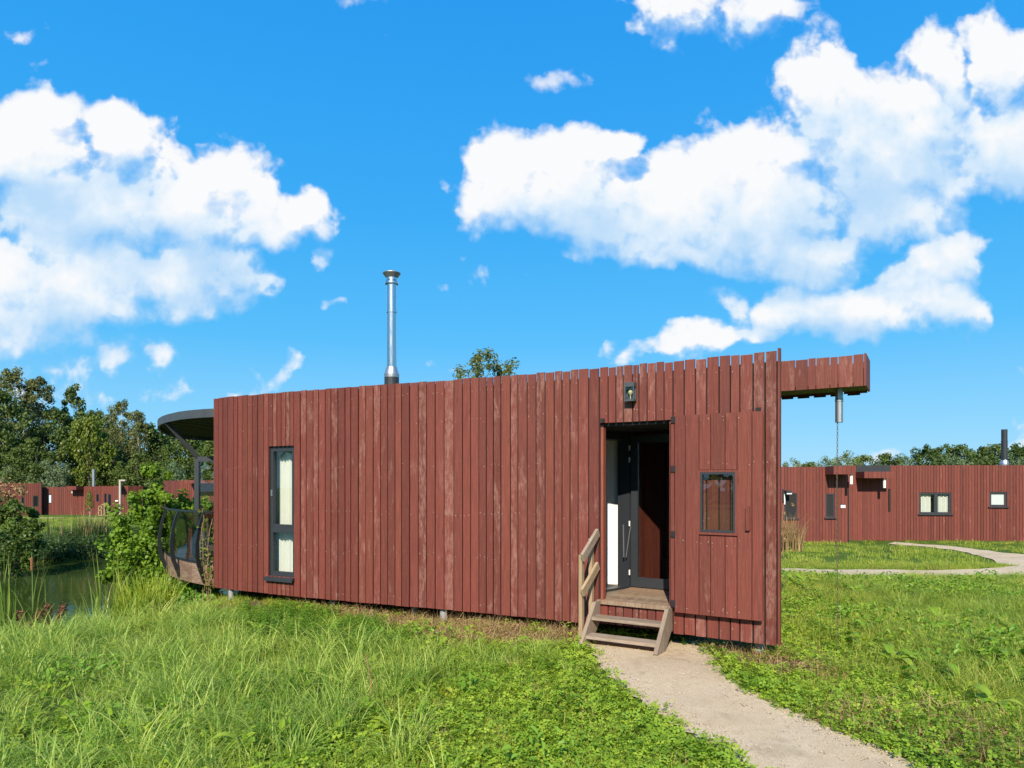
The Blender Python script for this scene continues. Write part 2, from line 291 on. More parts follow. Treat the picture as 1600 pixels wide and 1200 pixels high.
# ------------------------------------------------------------------ mesh helpers
def link(o, parent=None):
    COL.objects.link(o)
    if parent is not None: o.parent = parent
    return o
def tag(o, label=None, cat=None, group=None, kind=None):
    if label: o['label'] = label
    if cat: o['category'] = cat
    if group: o['group'] = group
    if kind: o['kind'] = kind
    return o
ROOTLOC = {}
def thing(name, label, cat, loc=(0, 0, 0), group=None):
    o = bpy.data.objects.new(name, None); o.location = loc; o.empty_display_size = .3; link(o); tag(o, label, cat, group); ROOTLOC[o.name] = Vector(loc)
    return o
def root_of(o):
    while o.parent is not None: o = o.parent
    return o
class MB:
    def __init__(s): s.V = []; s.Fc = []; s.M = []; s.UV = []; s.BV = []; s.TN = []; s.SM = []; s.mi = 0; s.bv = (.5, .5, .3); s.tn = .5; s.sm = False
    def face(s, pts, uvs=None):
        i = len(s.V); s.V.extend(tuple(p) for p in pts); s.Fc.append(tuple(range(i, i + len(pts))))
        s.M.append(s.mi); s.TN.append(s.tn); s.BV.append(s.bv); s.SM.append(s.sm)
        s.UV.append(uvs if uvs else [(p[0], p[2]) for p in pts])
    def box(s, o, ax, ay, az):
        """o: corner, three edge vectors; uv: along az = v, across = u"""
        o, ax, ay, az = Vector(o), Vector(ax), Vector(ay), Vector(az)
        lx, ly, lz = ax.length, ay.length, az.length
        def q(p, a, b, la, lb, flip): 
            pts = [p, p + a, p + a + b, p + b]; uv = [(0, 0), (la, 0), (la, lb), (0, lb)]
            if flip: pts.reverse(); uv.reverse()
            s.face(pts, uv)
        det = ax.cross(ay).dot(az) < 0
        q(o, ax, az, lx, lz, det); q(o + ay, ax, az, lx, lz, not det)
        q(o, ay, az, ly, lz, not det); q(o + ax, ay, az, ly, lz, det)
        q(o, ax, ay, lx, ly, not det); q(o + az, ax, ay, lx, ly, det)
    def cbox(s, c, sx, sy, sz, rz=0):
        ca, sa = math.cos(rz), math.sin(rz); ax = Vector((ca, sa, 0)) * sx; ay = Vector((-sa, ca, 0)) * sy; az = Vector((0, 0, sz))
        s.box(Vector(c) - (ax + ay + az) / 2, ax, ay, az)
    def beam(s, a, b, w, h, up=(0, 0, 1)):
        a, b = Vector(a), Vector(b); d = (b - a); side = d.cross(Vector(up))
        if side.length < 1e-6: side = d.cross(Vector((1, 0, 0)))
        side.normalize(); u2 = side.cross(d).normalized()
        s.box(a - side * w / 2 - u2 * h / 2, side * w, u2 * h, d)
    def tube(s, pts, rad, n=8, cap=True):
        pts = [Vector(p) for p in pts]; rad = rad if hasattr(rad, '__len__') else [rad] * len(pts)
        rings = []; ref = Vector((1, 0, 0))
        for i, p in enumerate(pts):
            t = (pts[min(i + 1, len(pts) - 1)] - pts[max(i - 1, 0)]).normalized()
            if abs(t.dot(ref)) > .9: ref = Vector((0, 1, 0)) if abs(t.y) < .9 else Vector((0, 0, 1))
            a = t.cross(ref).normalized(); b2 = t.cross(a)
            rings.append([p + (a * math.cos(2 * math.pi * k / n) + b2 * math.sin(2 * math.pi * k / n)) * rad[i] for k in range(n)])
        sm = s.sm; s.sm = True; L = 0
        for i in range(len(rings) - 1):
            L2 = L + (pts[i + 1] - pts[i]).length
            for k in range(n):
                k2 = (k + 1) % n
                s.face([rings[i][k2], rings[i][k], rings[i + 1][k], rings[i + 1][k2]], [((k+1) * .05, L), (k * .05, L), (k * .05, L2), ((k+1) * .05, L2)])
            L = L2
        s.sm = sm
        if cap: s.face(list(rings[-1])[::-1]); s.face(rings[0])
    def lathe(s, c, prof, n=20, cap=True):
        c = Vector(c); rings = [[c + Vector((r * math.cos(2 * math.pi * k / n), r * math.sin(2 * math.pi * k / n), z)) for k in range(n)] for r, z in prof]
        sm = s.sm; s.sm = True
        for i in range(len(rings) - 1):
            for k in range(n):
                k2 = (k + 1) % n; s.face([rings[i][k], rings[i][k2], rings[i + 1][k2], rings[i + 1][k]])
        s.sm = sm
        if cap: s.face(rings[0][::-1]); s.face(rings[-1])
    def prism(s, poly, z0, z1):
        n = len(poly)
        s.face([(x, y, z1) for x, y in poly]); s.face([(x, y, z0) for x, y in poly][::-1])
        L = 0
        for i in range(n):
            a, b = poly[i], poly[(i + 1) % n]; l = math.hypot(b[0] - a[0], b[1] - a[1])
            s.face([(a[0], a[1], z0), (b[0], b[1], z0), (b[0], b[1], z1), (a[0], a[1], z1)], [(L, z0), (L + l, z0), (L + l, z1), (L, z1)]); L += l
    def build(s, name, mats, parent=None, weld=False):
        me = bpy.data.meshes.new(name)
        off = Vector((0, 0, 0))
        if parent is not None: off = ROOTLOC.get(root_of(parent).name, off)
        V = [(a - off.x, b - off.y, c - off.z) for a, b, c in s.V]
        me.from_pydata(V, [], s.Fc)
        for m in (mats if isinstance(mats, (list, tuple)) else [mats]): me.materials.append(m)
        me.polygons.foreach_set('material_index', s.M); me.polygons.foreach_set('use_smooth', s.SM)
        uvl = me.uv_layers.new(name='UVMap'); uvl.data.foreach_set('uv', [c for f in s.UV for p in f for c in p])
        at = me.attributes.new('bv', 'FLOAT_COLOR', 'FACE'); at.data.foreach_set('color', [c for b in s.BV for c in (*b, 1.0)])
        a2 = me.attributes.new('tone', 'FLOAT', 'FACE'); a2.data.foreach_set('value', s.TN)
        if weld:
            import bmesh
            bm = bmesh.new(); bm.from_mesh(me); bmesh.ops.remove_doubles(bm, verts=bm.verts, dist=1e-4); bm.to_mesh(me); bm.free()
        me.update()
        o = bpy.data.objects.new(name, me); return link(o, parent)
def poly_mesh(name, verts, faces_n, tones, mat, smooth=False):
    """fast mesh: verts (N,3), faces all of faces_n corners laid out in order"""
    me = bpy.data.meshes.new(name); verts = np.asarray(verts, dtype=np.float32).reshape(-1, 3)
    nv = len(verts); nf = nv // faces_n
    me.vertices.add(nv); me.vertices.foreach_set('co', verts.ravel())
    me.loops.add(nv); me.loops.foreach_set('vertex_index', np.arange(nv, dtype=np.int32))
    me.polygons.add(nf); me.polygons.foreach_set('loop_start', np.arange(0, nv, faces_n, dtype=np.int32))
    me.update(calc_edges=True)
    a2 = me.attributes.new('tone', 'FLOAT', 'FACE'); a2.data.foreach_set('value', np.asarray(tones, dtype=np.float32))
    me.materials.append(mat); me.validate(); return me

def unit(v): return v / np.maximum(np.linalg.norm(v, axis=-1, keepdims=True), 1e-9)
def leaves(centers, radii, n_each, size, aspect=.55, seed=0, up=.35, shell=.45, flat=1.0, cup=.18):
    """leaf quads (folded rhombs) in clumps; returns verts (n*4,3) and tones (n)"""
    g = np.random.default_rng(seed); C = np.repeat(np.asarray(centers, float), n_each, 0); Rr = np.repeat(np.asarray(radii, float), n_each)
    n = len(C); d = unit(g.normal(size=(n, 3))); rad = g.random(n) ** shell
    off = d * (Rr * rad)[:, None]; off[:, 2] *= flat
    P = C + off
    nor = unit(d * .8 + g.normal(size=(n, 3)) * .6 + np.array([0, -.15, up]))
    t = unit(np.cross(nor, g.normal(size=(n, 3)))); b = np.cross(nor, t)
    L = size * (.65 + .7 * g.random(n))[:, None]; W = L * aspect
    Q = np.stack([P - t * L * .5, P + b * W * .5 + nor * L * cup, P + t * L * .5, P - b * W * .5 + nor * L * cup], 1)
    tone = np.clip(np.repeat(g.random(len(centers)), n_each) * .4 + g.random(n) * .6, 0, 1)
    return Q.reshape(-1, 3), tone

# ------------------------------------------------------------------ terrain
def seg_dist(x, y, poly):
    d = np.full(np.shape(x), 1e9)
    for (ax, ay), (bx, by) in zip(poly, poly[1:] + poly[:1]):
        vx, vy = bx - ax, by - ay; t = np.clip(((x - ax) * vx + (y - ay) * vy) / (vx * vx + vy * vy), 0, 1)
        d = np.minimum(d, np.hypot(x - ax - t * vx, y - ay - t * vy))
    return d
def inside(x, y, poly):
    c = np.zeros(np.shape(x), bool)
    for (ax, ay), (bx, by) in zip(poly, poly[1:] + poly[:1]):
        c ^= ((ay > y) != (by > y)) & (x < (bx - ax) * (y - ay) / ((by - ay) if abs(by - ay) > 1e-9 else 1e-9) + ax)
    return c
WATER = -1.75
POND = [(-60, -8), (-30, 0), (-20, 5.2), (-13.3, 10.3), (-10.2, 12.4), (-8.9, 14.2), (-8.4, 16.0), (-7.5, 19), (-3, 22), (2, 25), (1, 29), (-6, 32.5), (-14, 34.2), (-19, 33.5), (-22.5, 29.5), (-30, 27), (-60, 24)]
CAB = [(-5.6, 10.9), (3.4, 6.4), (5.4, 12.4), (-1.0, 16.2), (-4.0, 15)]
def vnoise(x, y, s, seed=0):
    """cheap smooth value noise (sum of sines)"""
    x = x * s; y = y * s
    return (np.sin(x * 1.7 + y * .6 + seed) + np.sin(y * 1.9 - x * .8 + 2.1 * seed) + np.sin(x * .9 + y * 1.3 + 4 + seed * .7) + np.sin(2.7 * x - 1.1 * y + seed * 1.3) * .5) / 3.5
def gh(x, y):
    x = np.asarray(x, float); y = np.asarray(y, float)
    base = np.where(y < 9, 0, np.where(y < 28, -.027 * (y - 9), -.513 - .022 * (y - 28))); base = np.maximum(base, -1.5)
    d = seg_dist(x, y, POND); ins = inside(x, y, POND)
    bank = np.where(y > 22, 9.0, 6.6)
    t = np.clip(d / bank, 0, 1)
    bh = WATER + (base - WATER) * (1 - (1 - t) ** 1.35)
    h = np.where(ins, WATER - np.clip(d * .5, 0, 1.0), bh)
    dc = np.where(inside(x, y, CAB), 0, seg_dist(x, y, CAB)); k = np.clip(1 - dc / 1.6, 0, 1); k = k * k * (3 - 2 * k)
    k = k * np.clip((x + 6.2) / 1.6, 0, 1)
    h = h * (1 - k) + np.where(y > 9, -.03, 0) * k
    nz = vnoise(x, y, 1.1, 1) * .03 + vnoise(x, y, 3.1, 5) * .012
    return h + nz * np.clip((y - 3) / 3, .2, 1)
def gz(x, y): return float(gh(np.array([x]), np.array([y]))[0])
def ground_px(px, py):
    """ground point seen at a photo pixel (used only to read the plan off the photo)"""
    dx, dz = (px - CX) / F_PX, (HY - py) / F_PX; Z = np.linspace(2, 140, 6000)
    hit = np.nonzero(ZC + dz * Z <= gh(dx * Z, Z))[0]
    z = Z[hit[0]] if len(hit) else 140.0
    return (dx * z, z)
def W(px, py, Z): return Vector(((px - CX) / F_PX * Z, Z, ZC + (HY - py) / F_PX * Z))
def zat(py, Z): return ZC + (HY - py) / F_PX * Z

def axis(lo, hi, c0, c1, fine, grow):
    a = list(np.arange(c0, c1 + 1e-6, fine)); st = fine; x = a[-1]
    while x < hi: st *= grow; x += st; a.append(x)
    st = fine; x = a[0]
    while x > lo: st *= grow; x -= st; a.insert(0, x)
    return np.array(a)

# paths read off the photo
def g0(px, py): return ground_px(px, py)
PATH_L = [(912, 1000), (925, 1018), (935, 1040), (960, 1066), (1000, 1098), (1040, 1128), (1085, 1154), (1165, 1200), (1300, 1290), (1560, 1480)]
PATH_R = [(1085, 1004), (1112, 1024), (1130, 1050), (1180, 1085), (1240, 1114), (1310, 1145), (1380, 1172), (1440, 1200), (1640, 1290), (1980, 1480)]
def dens(pts, n=8):
    out = []
    for i in range(len(pts) - 1):
        p0, p1, p2, p3 = (np.array(pts[max(0, min(len(pts) - 1, j))]) for j in (i - 1, i, i + 1, i + 2))
        for k in range(n):
            t = k / n; out.append(tuple(.5 * (2 * p1 + (p2 - p0) * t + (2 * p0 - 5 * p1 + 4 * p2 - p3) * t * t + (3 * p1 - p0 - 3 * p2 + p3) * t ** 3)))
    out.append(tuple(pts[-1])); return out
PL = dens([g0(*p) for p in PATH_L], 10); PR = dens([g0(*p) for p in PATH_R], 10)
PL = [(x + .022 * math.sin(i * 1.3) + .015 * math.sin(i * 2.9), y) for i, (x, y) in enumerate(PL)]
PR = [(x + .03 * math.sin(i * 1.1) + .02 * math.sin(i * 2.3), y) for i, (x, y) in enumerate(PR)]
PATH1 = PL + PR[::-1]
FA_LOW = dens([g0(*p) for p in [(1150, 895), (1220, 896.5), (1300, 900), (1400, 902.5), (1500, 903), (1600, 902), (1760, 900)]], 24)
FA_UP = dens([g0(*p) for p in [(1150, 888.5), (1220, 889), (1320, 891), (1450, 892), (1540, 889), (1600, 884), (1760, 882)]], 24)
FB_IN = dens([g0(*p) for p in [(1560, 884.5), (1553, 876), (1530, 869), (1500, 862), (1440, 854.5), (1388, 850)]], 24)
FB_OUT = dens([g0(*p) for p in [(1760, 884), (1680, 875), (1610, 868.5), (1560, 863.5), (1480, 853.5), (1398, 847.5)]], 24)
PATH2 = FA_LOW + FA_UP[::-1]; PATH3 = FB_IN + FB_OUT[::-1]
DRY = [g0(*p) for p in [(455, 936), (560, 944), (700, 957), (800, 966), (908, 978), (912, 1004), (850, 1012), (760, 1012), (670, 1000), (570, 975), (500, 958)]]
DRY2 = [g0(*p) for p in [(1100, 1008), (1200, 1022), (1240, 1030), (1290, 1060), (1220, 1060), (1150, 1035)]]
DRY3 = [g0(*p) for p in [(1300, 1130), (1400, 1115), (1560, 1130), (1640, 1160), (1600, 1200), (1480, 1190)]]

def ground():
    xs = axis(-900, 900, -14, 9, .16, 1.09); ys = axis(-120, 1500, 2.5, 16, .14, 1.07)
    X, Y = np.meshgrid(xs, ys); H = gh(X, Y); H = np.where(np.hypot(X, Y) > 160, -1.5, H)
    nx, ny = len(xs), len(ys); idx = np.arange(nx * ny).reshape(ny, nx)
    Fq = np.stack([idx[:-1, :-1], idx[:-1, 1:], idx[1:, 1:], idx[1:, :-1]], -1).reshape(-1, 4)
    me = bpy.data.meshes.new('ground'); me.from_pydata(np.stack([X, Y, H], -1).reshape(-1, 3).tolist(), [], Fq.tolist())
    me.polygons.foreach_set('use_smooth', [True] * len(Fq))
    x, y = X.ravel(), Y.ravel()
    def soft(poly, w, g_=0):
        d = seg_dist(x, y, poly); return np.clip(np.where(inside(x, y, poly), .5 + d / w, .5 - d / w), 0, 1)
    dry = np.maximum.reduce([soft(DRY, .35), soft(DRY2, .4) * .8, soft(DRY3, .5) * .6, soft(CAB, .5) * .9, soft(PATH1, .5) * .7, soft(PATH2, .6) * .5, soft(PATH3, .6) * .5])
    mud = np.clip(1 - seg_dist(x, y, POND) / .9, 0, 1); mud = np.where(inside(x, y, POND), 1, mud)
    a = me.attributes.new('dry', 'FLOAT', 'POINT'); a.data.foreach_set('value', dry.astype(np.float32))
    a = me.attributes.new('mud', 'FLOAT', 'POINT'); a.data.foreach_set('value', mud.astype(np.float32))
    m, T, b, out = new_mat('meadow_soil')
    tc = T.node('ShaderNodeTexCoord'); P = tc.outputs['Object']
    n1 = T.noise(P, .5, 5, .6); n2 = T.noise(P, 6, 6, .65); n3 = T.noise(P, 45, 4, .7)
    c = T.ramp(T.m('ADD', T.m('MULTIPLY', n1, .55), T.m('MULTIPLY', n2, .45)), [(.3, (.07, .13, .018)), (.5, (.14, .235, .03)), (.7, (.22, .30, .05))])
    c = T.mix(T.step(n3, .5, .8), T.mix(.35, c, (.02, .03, .008)), c)
    soil = T.ramp(n3, [(.3, (.09, .05, .03)), (.5, (.22, .135, .075)), (.7, (.36, .25, .15))])
    dk = T.attr('dry').outputs['Fac']; dk = T.step(T.m('ADD', dk, T.m('MULTIPLY', T.m('SUBTRACT', n2, .5), 1.2)), .3, .7)
    c = T.mix(dk, c, soil); c = T.mix(T.attr('mud').outputs['Fac'], c, (.035, .028, .018))
    T.put(b.inputs['Base Color'], c); b.inputs['Roughness'].default_value = .95; b.inputs['Specular IOR Level'].default_value = .1
    T.put(b.inputs['Normal'], T.bump(T.m('ADD', n3, n2), .9, .05))
    me.materials.append(m); o = bpy.data.objects.new('ground', me); link(o); tag(o, kind='structure')
ground()

def concrete_mat():
    m, T, b, out = new_mat('sandy_concrete')
    tc = T.node('ShaderNodeTexCoord'); P = tc.outputs['Object']
    n1 = T.noise(P, .9, 5, .6, .3); n2 = T.noise(P, 9, 5, .65); n3 = T.noise(P, 130, 3, .75); n4 = T.noise(P, 320, 2, .7)
    c = T.ramp(T.m('ADD', T.m('MULTIPLY', n1, .6), T.m('MULTIPLY', n2, .4)), [(.3, (.51, .385, .235)), (.5, (.63, .495, .318)), (.7, (.71, .585, .41))])
    c = T.mix(T.step(n3, .50, .68), c, (.24, .165, .10)); c = T.mix(T.step(n4, .58, .72), c, (.78, .66, .50))
    stn = T.noise(P, 1.7, 6, .7, .6); c = T.mix(T.m('MULTIPLY', T.step(stn, .54, .68), .38), c, (.26, .19, .12))
    vo = T.node('ShaderNodeTexVoronoi'); T.put(vo.inputs['Vector'], T.v('ADD', P, T.v('SCALE', T.noise(P, 3, 3, .6, col=True), None))); vo.feature = 'DISTANCE_TO_EDGE'; vo.inputs['Scale'].default_value = .55
    T.put(b.inputs['Base Color'], c); b.inputs['Roughness'].default_value = .9; b.inputs['Specular IOR Level'].default_value = .2
    T.put(b.inputs['Normal'], T.bump(T.m('ADD', n3, n4), .6, .006)); return m
CONC = concrete_mat()
def strip(name, A, B, mat, lift, nsub=5):
    mb = MB(); n = min(len(A), len(B))
    rows = [[(a[0] + (b[0] - a[0]) * k / nsub, a[1] + (b[1] - a[1]) * k / nsub) for k in range(nsub + 1)] for a, b in zip(A[:n], B[:n])]
    P = [[(x, y, gz(x, y) + lift) for x, y in r] for r in rows]
    for i in range(n - 1):
        for k in range(nsub): mb.sm = True; mb.face([P[i][k], P[i][k + 1], P[i + 1][k + 1], P[i + 1][k]])
    o = mb.build(name, mat, weld=True); 
    for p in o.data.polygons: p.use_smooth = True
    tag(o, kind='structure'); return o
strip('path', PL, PR, CONC, .016, 10); strip('path', FA_LOW, FA_UP, CONC, .014, 6); strip('path', FB_IN, FB_OUT, CONC, .018, 6)
fl = [(-52, 61.5), (-44, 60.5), (-36, 60), (-28, 60.3)]; strip('path', dens(fl, 5), dens([(x, y - 1.4) for x, y in fl], 5), CONC, .03, 2)

def water():
    m, T, b, out = new_mat('pond_water')
    tc = T.node('ShaderNodeTexCoord'); P = T.v('MULTIPLY', tc.outputs['Object'], (1, .55, 1))
    n = T.m('ADD', T.noise(P, 2.2, 3, .5), T.m('MULTIPLY', T.noise(P, 9, 2, .5), .25))
    n0 = T.noise(tc.outputs['Object'], .35, 3, .5)
    T.put(b.inputs['Base Color'], T.mix(n0, (.022, .040, .008), (.040, .062, .012))); b.inputs['Roughness'].default_value = .05
    b.inputs['Specular IOR Level'].default_value = .25; b.inputs['IOR'].default_value = 1.33
    T.put(b.inputs['Normal'], T.bump(n, .10, .05))
    mb = MB(); mb.face([(-75, -10, WATER), (8, -10, WATER), (8, 40, WATER), (-75, 40, WATER)])
    o = mb.build('water', m); tag(o, kind='structure')
water()

# ------------------------------------------------------------------ the main cabin: facade curve read off the photo
_hx = np.array([333, 520, 712, 840, 900, 1057, 1216.]); _hh = np.array([295, 330.2, 362.7, 382.5, 393.5, 427, 461.])
_pc = np.polyfit((_hx - 800) / 450, _hh, 4)
WALLH, ZB = 3.10, .15; ZT = ZB + WALLH
def fZ(px): return WALLH * F_PX / np.polyval(_pc, (px - 800) / 450)
_pxs = np.linspace(333.5, 1219, 900); _Z = fZ(_pxs); _X = (_pxs - CX) / F_PX * _Z
_S = np.concatenate([[0], np.cumsum(np.hypot(np.diff(_X), np.diff(_Z)))])
SMAX = float(_S[-1])
def s_of(px): return float(np.interp(px, _pxs, _S))
def Fs(s): return Vector((float(np.interp(s, _S, _X)), float(np.interp(s, _S, _Z)), 0))
def tan_at(s): return (Fs(min(s + .25, SMAX)) - Fs(max(s - .25, 0))).normalized()
def nor_at(s): t = tan_at(s); return Vector((t.y, -t.x, 0))
def zf(px, py): return zat(py, float(fZ(px)))
K0 = Fs(0); T0, N0 = tan_at(.3), nor_at(.3)
cabin = thing('timber_cabin', 'large curved timber cabin of red-brown vertical boards on grey piles, front door standing open', 'cabin', (float(_X[450]), float(_Z[450]), 0))

def board(mb, a, b, z0, z1, n, th=.022, off=0, wear=.3, top_j=0):
    """one upright board from plan point a to b"""
    a, b = Vector(a) + n * off, Vector(b) + n * off
    mb.bv = (random.random(), random.random(), min(1, wear * 1.7 * random.random() ** 1.3))
    mb.box((a.x, a.y, z0), (b - a), -n * th, (0, 0, z1 - z0))
def nails(mb, a, b, zs, n, off):
    a, b = Vector(a), Vector(b); t = (b - a); w = t.length; t.normalize()
    for z in zs:
        for u in (.018, w - .018):
            if random.random() < .6: continue
            c = a + t * (u + random.uniform(-.004, .004)) + n * (off + .0012); c.z = z + random.gauss(0, .02); r = random.uniform(.003, .0065)
            mb.face([c + t * (r * math.cos(k * 1.0472)) + Vector((0, 0, r * math.sin(k * 1.0472))) for k in range(6)])
sWL, sWR = s_of(419), s_of(458.5); sDL, sDR = s_of(936.5), s_of(1051.5)
WZ0, WZ1 = .43, 2.43; DECKZ, OPZ = .45, 2.585
wall = MB(); NAILROWS = [ZB + .10, ZB + .72, ZB + 1.30, ZB + 1.95, ZB + 2.55, ZT - .17]
backing = MB()
def fill(s0, s1, zr, wmean, gap, wear, jt=.010):
    n = max(1, round((s1 - s0) / wmean)); ws = np.array([random.choice((.82, .95, 1, 1, 1.06, 1.14)) for _ in range(n)]); ws *= (s1 - s0) / ws.sum(); s = s0
    for w in ws:
        a, b = Fs(s + gap * .5), Fs(s + w - gap * .5); n_ = nor_at(s + w / 2); tw = random.uniform(-.004, .004); a2, b2 = a + n_ * tw, b - n_ * tw; of = random.uniform(-.0025, .0025)
        for (z0, z1) in zr:
            top = z1 + (random.uniform(-jt, jt) * (.6 if s < 4.2 else 1) if abs(z1 - ZT) < .01 else 0); bot = z0 + (random.uniform(-.004, .004) if abs(z0 - ZB) < .01 else 0)
            wall.mi = 0; board(wall, a2, b2, bot, top, n_, .022, of, wear)
            wall.mi = 1; nails(wall, a, b, [z for z in NAILROWS if z0 + .04 < z < z1 - .04] + ([z1 - .05] if z1 < ZT - .3 else []) , n_, of + .004)
            zt2 = min(z1, ZT - (.035 if s < 4.2 else .10)) - (.004 if z1 < ZT - .3 else 0); zb2 = z0 + .012
            if zt2 > zb2: backing.box((Fs(s) - n_ * .034).to_tuple()[:2] + (zb2,), Fs(s + w) - Fs(s), -n_ * .03, (0, 0, zt2 - zb2))
        s += w
fill(0, sWL, [(ZB, ZT)], .118, .014, .2); fill(sWL, sWR, [(ZB, WZ0), (WZ1, ZT)], .085, .012, .6)
sMID = s_of(640)
fill(sWR, sMID, [(ZB, ZT)], .124, .0155, .5); fill(sMID, sDL, [(ZB, ZT)], .126, .0155, .55)
fill(sDL, sDR, [(ZB + .02, DECKZ - .045), (OPZ, ZT)], .105, .014, .75); fill(sDR, SMAX - .03, [(ZB, ZT)], .128, .0165, .65)
# the board that turns the free end of the wall
e = Fs(SMAX); ne = nor_at(SMAX - .05); te = tan_at(SMAX - .05)
wall.mi = 0; wall.bv = (.4, .5, .3); wall.box(((e - te * .024) - ne * .06).to_tuple()[:2] + (ZB + .01,), te * .024, ne * .063, (0, 0, WALLH + .02))
wobj = wall.build('front_wall', [RED, NAIL], cabin)
backing.build('wall_backing', BLACK, cabin)

# --- body behind the facade: closed walls, floor, roof
O = Fs(sDL); U = (Fs(sDR) - O); DW = U.length; U.normalize(); N = Vector((U.y, -U.x, 0))
def D(u, n, z=0): v = O + U * u + N * n; return Vector((v.x, v.y, z))
ER = Vector((2.12, 7.72, 0)); ERB = Vector((4.5, 12.1, 0)); BL = Vector((-1.4, 16.0, 0)); P_POST = Vector((-5.87, 12.70, 0)); PB = Vector((-3.9, 16.2, 0))
body = MB()
def wallrun(mb, pts, z0, z1, w=.15, wear=.2):
    for a, b in zip(pts[:-1], pts[1:]):
        a, b = Vector(a), Vector(b); t = b - a; L = t.length; t.normalize(); n_ = Vector((t.y, -t.x, 0)); k = max(1, int(L / w))
        for i in range(k): board(mb, a + t * (L * i / k + .004), a + t * (L * (i + 1) / k - .004), z0, z1, n_, .03, 0, wear)
wallrun(body, [ER, ERB, BL, PB], ZB + .02, ZT - .12)
body.build('back_wall', RED, cabin)
inn = [Fs(s) - nor_at(s) * .075 for s in np.linspace(0.02, sDL - .02, 14)]
foot = [(p.x, p.y) for p in inn] + [tuple(D(0.02, -.13)[:2]), tuple(D(DW + .05, -.13)[:2]), (ER.x - .05, ER.y + .08), (ERB.x - .1, ERB.y - .05), (BL.x, BL.y - .1), (PB.x + .05, PB.y - .05), (P_POST.x + .06, P_POST.y + .02)]
fm = MB(); fm.prism(foot, ZB + .04, DECKZ - .03); fm.build('floor', BLACK, cabin)
footr = foot[:-1] + [(-5.28, 12.75)]
rm = MB(); rm.prism(footr, 2.90, 3.02); rm.build('roof', BLACK, cabin)
fm = MB(); fm.prism(foot, DECKZ - .026, DECKZ - .012); fm.build('interior_floor', plain('interior_vinyl', (.20, .16, .12), .5), cabin)
cm = MB(); cm.prism(footr, 2.80, 2.895); cm.build('interior_ceiling', WHITE, cabin)

# --- porch alcove and open glazed door
A_, B_, C_ = Vector((.93, 8.64, 0)), Vector((1.617, 9.276, 0)), Vector((2.16, 8.90, 0))
dd = (B_ - A_).normalized(); din = Vector((-dd.y, dd.x, 0))
pd = MB(); 
deckpoly = [D(-.02, .0), D(DW + .02, .0), Vector((2.30, 8.70, 0)), C_ + Vector((.12, .10, 0)), B_ + Vector((.1, .1, 0)), A_ + Vector((-.03, .02, 0))]
nb = 9
for i in range(nb):                                         # porch floor planks, laid along the door
    pd.bv = (random.random(), random.random(), random.random())
    d0, d1 = -1.62 + 1.66 * i / nb, -1.62 + 1.66 * (i + 1) / nb - .006
    pd.box(D(-.02, d0, DECKZ - .008), U * (DW + .42 if d1 < -.1 else DW + .04), N * (d1 - d0), (0, 0, .016))
pd.bv = (.4, .6, .8); pd.box(D(-.0, -.0, DECKZ - .04), U * DW, N * .035, (0, 0, .05))
pd.build('porch_floor', DECKWOOD, cabin)
al = MB()
al.bv = (.5, .4, .2); al.box(D(0.010, -.095, DECKZ + .01), U * .034, N * .075, (0, 0, OPZ - DECKZ - .03))         # left reveal board
al.bv = (.3, .4, .2); al.box(D(DW - .045, -.165, DECKZ + .01), U * .042, N * .145, (0, 0, OPZ - DECKZ - .03))
bw = (Vector((2.14, 9.76, 0)) - B_); n_b = 5
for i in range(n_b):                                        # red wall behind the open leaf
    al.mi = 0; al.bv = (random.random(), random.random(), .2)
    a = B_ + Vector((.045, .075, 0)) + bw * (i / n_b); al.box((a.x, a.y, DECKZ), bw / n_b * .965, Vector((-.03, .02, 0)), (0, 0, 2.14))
al.mi = 1
side = Vector((2.47, 8.70, 0)) - D(DW + .03, -.17)
for i in range(6):
    al.bv = (random.random(), random.random(), .2)
    a = D(DW + .03, -.17) + side * (i / 6); al.box((a.x, a.y, DECKZ), side / 6 * .97, Vector((side.y, -side.x, 0)).normalized() * .02, (0, 0, 2.14))
al.build('porch_wall', [boards_mat('sunlit_red_boards', (.30, .078, .05), (.40, .2, .15), .4), RED2], cabin)  # red lightened so the sun on the porch wall is in its colour
pc = MB(); pc.prism([tuple(D(-.05, -.05)[:2]), tuple(D(DW + .08, -.05)[:2]), (2.62, 8.75), (1.66, 9.42), (.86, 8.76)], 2.55, 2.60); pc.build('porch_ceiling', BLACK, cabin)
dfm = MB()
for q in (A_, B_ - dd * .035): dfm.box((q.x, q.y, DECKZ), dd * .035, din * .20, (0, 0, 2.10))
q = A_ + dd * .035; dfm.box((q.x, q.y, 2.44), (B_ - A_) - dd * .07, din * .20, (0, 0, .11))
dfm.box((q.x, q.y, DECKZ - .004), (B_ - A_) - dd * .07, din * .12, (0, 0, .022))
dframe = dfm.build('door_frame', ANTH, cabin)
ld = (C_ - B_).normalized(); ln = Vector((ld.y, -ld.x, 0)); LW = .80; L0 = B_ + ld * .03 + ln * .02; lz0, lz1 = DECKZ + .02, 2.50
lf = MB()
lf.box((L0.x, L0.y, lz0), ld * .095, ln * .045, (0, 0, lz1 - lz0)); q = L0 + ld * (LW - .095); lf.box((q.x, q.y, lz0), ld * .095, ln * .045, (0, 0, lz1 - lz0))
q = L0 + ld * .096; lf.box((q.x, q.y, lz0), ld * (LW - .192), ln * .045, (0, 0, .13)); lf.box((q.x, q.y, lz1 - .10), ld * (LW - .192), ln * .045, (0, 0, .10))
leaf = lf.build('door', ANTH, cabin)
q = L0 + ld * .097 + ln * .02; gp = MB(); gp.box((q.x, q.y, lz0 + .131), ld * (LW - .194), ln * .008, (0, 0, lz1 - lz0 - .232)); gp.build('glass_pane', DOORGLASS, leaf)
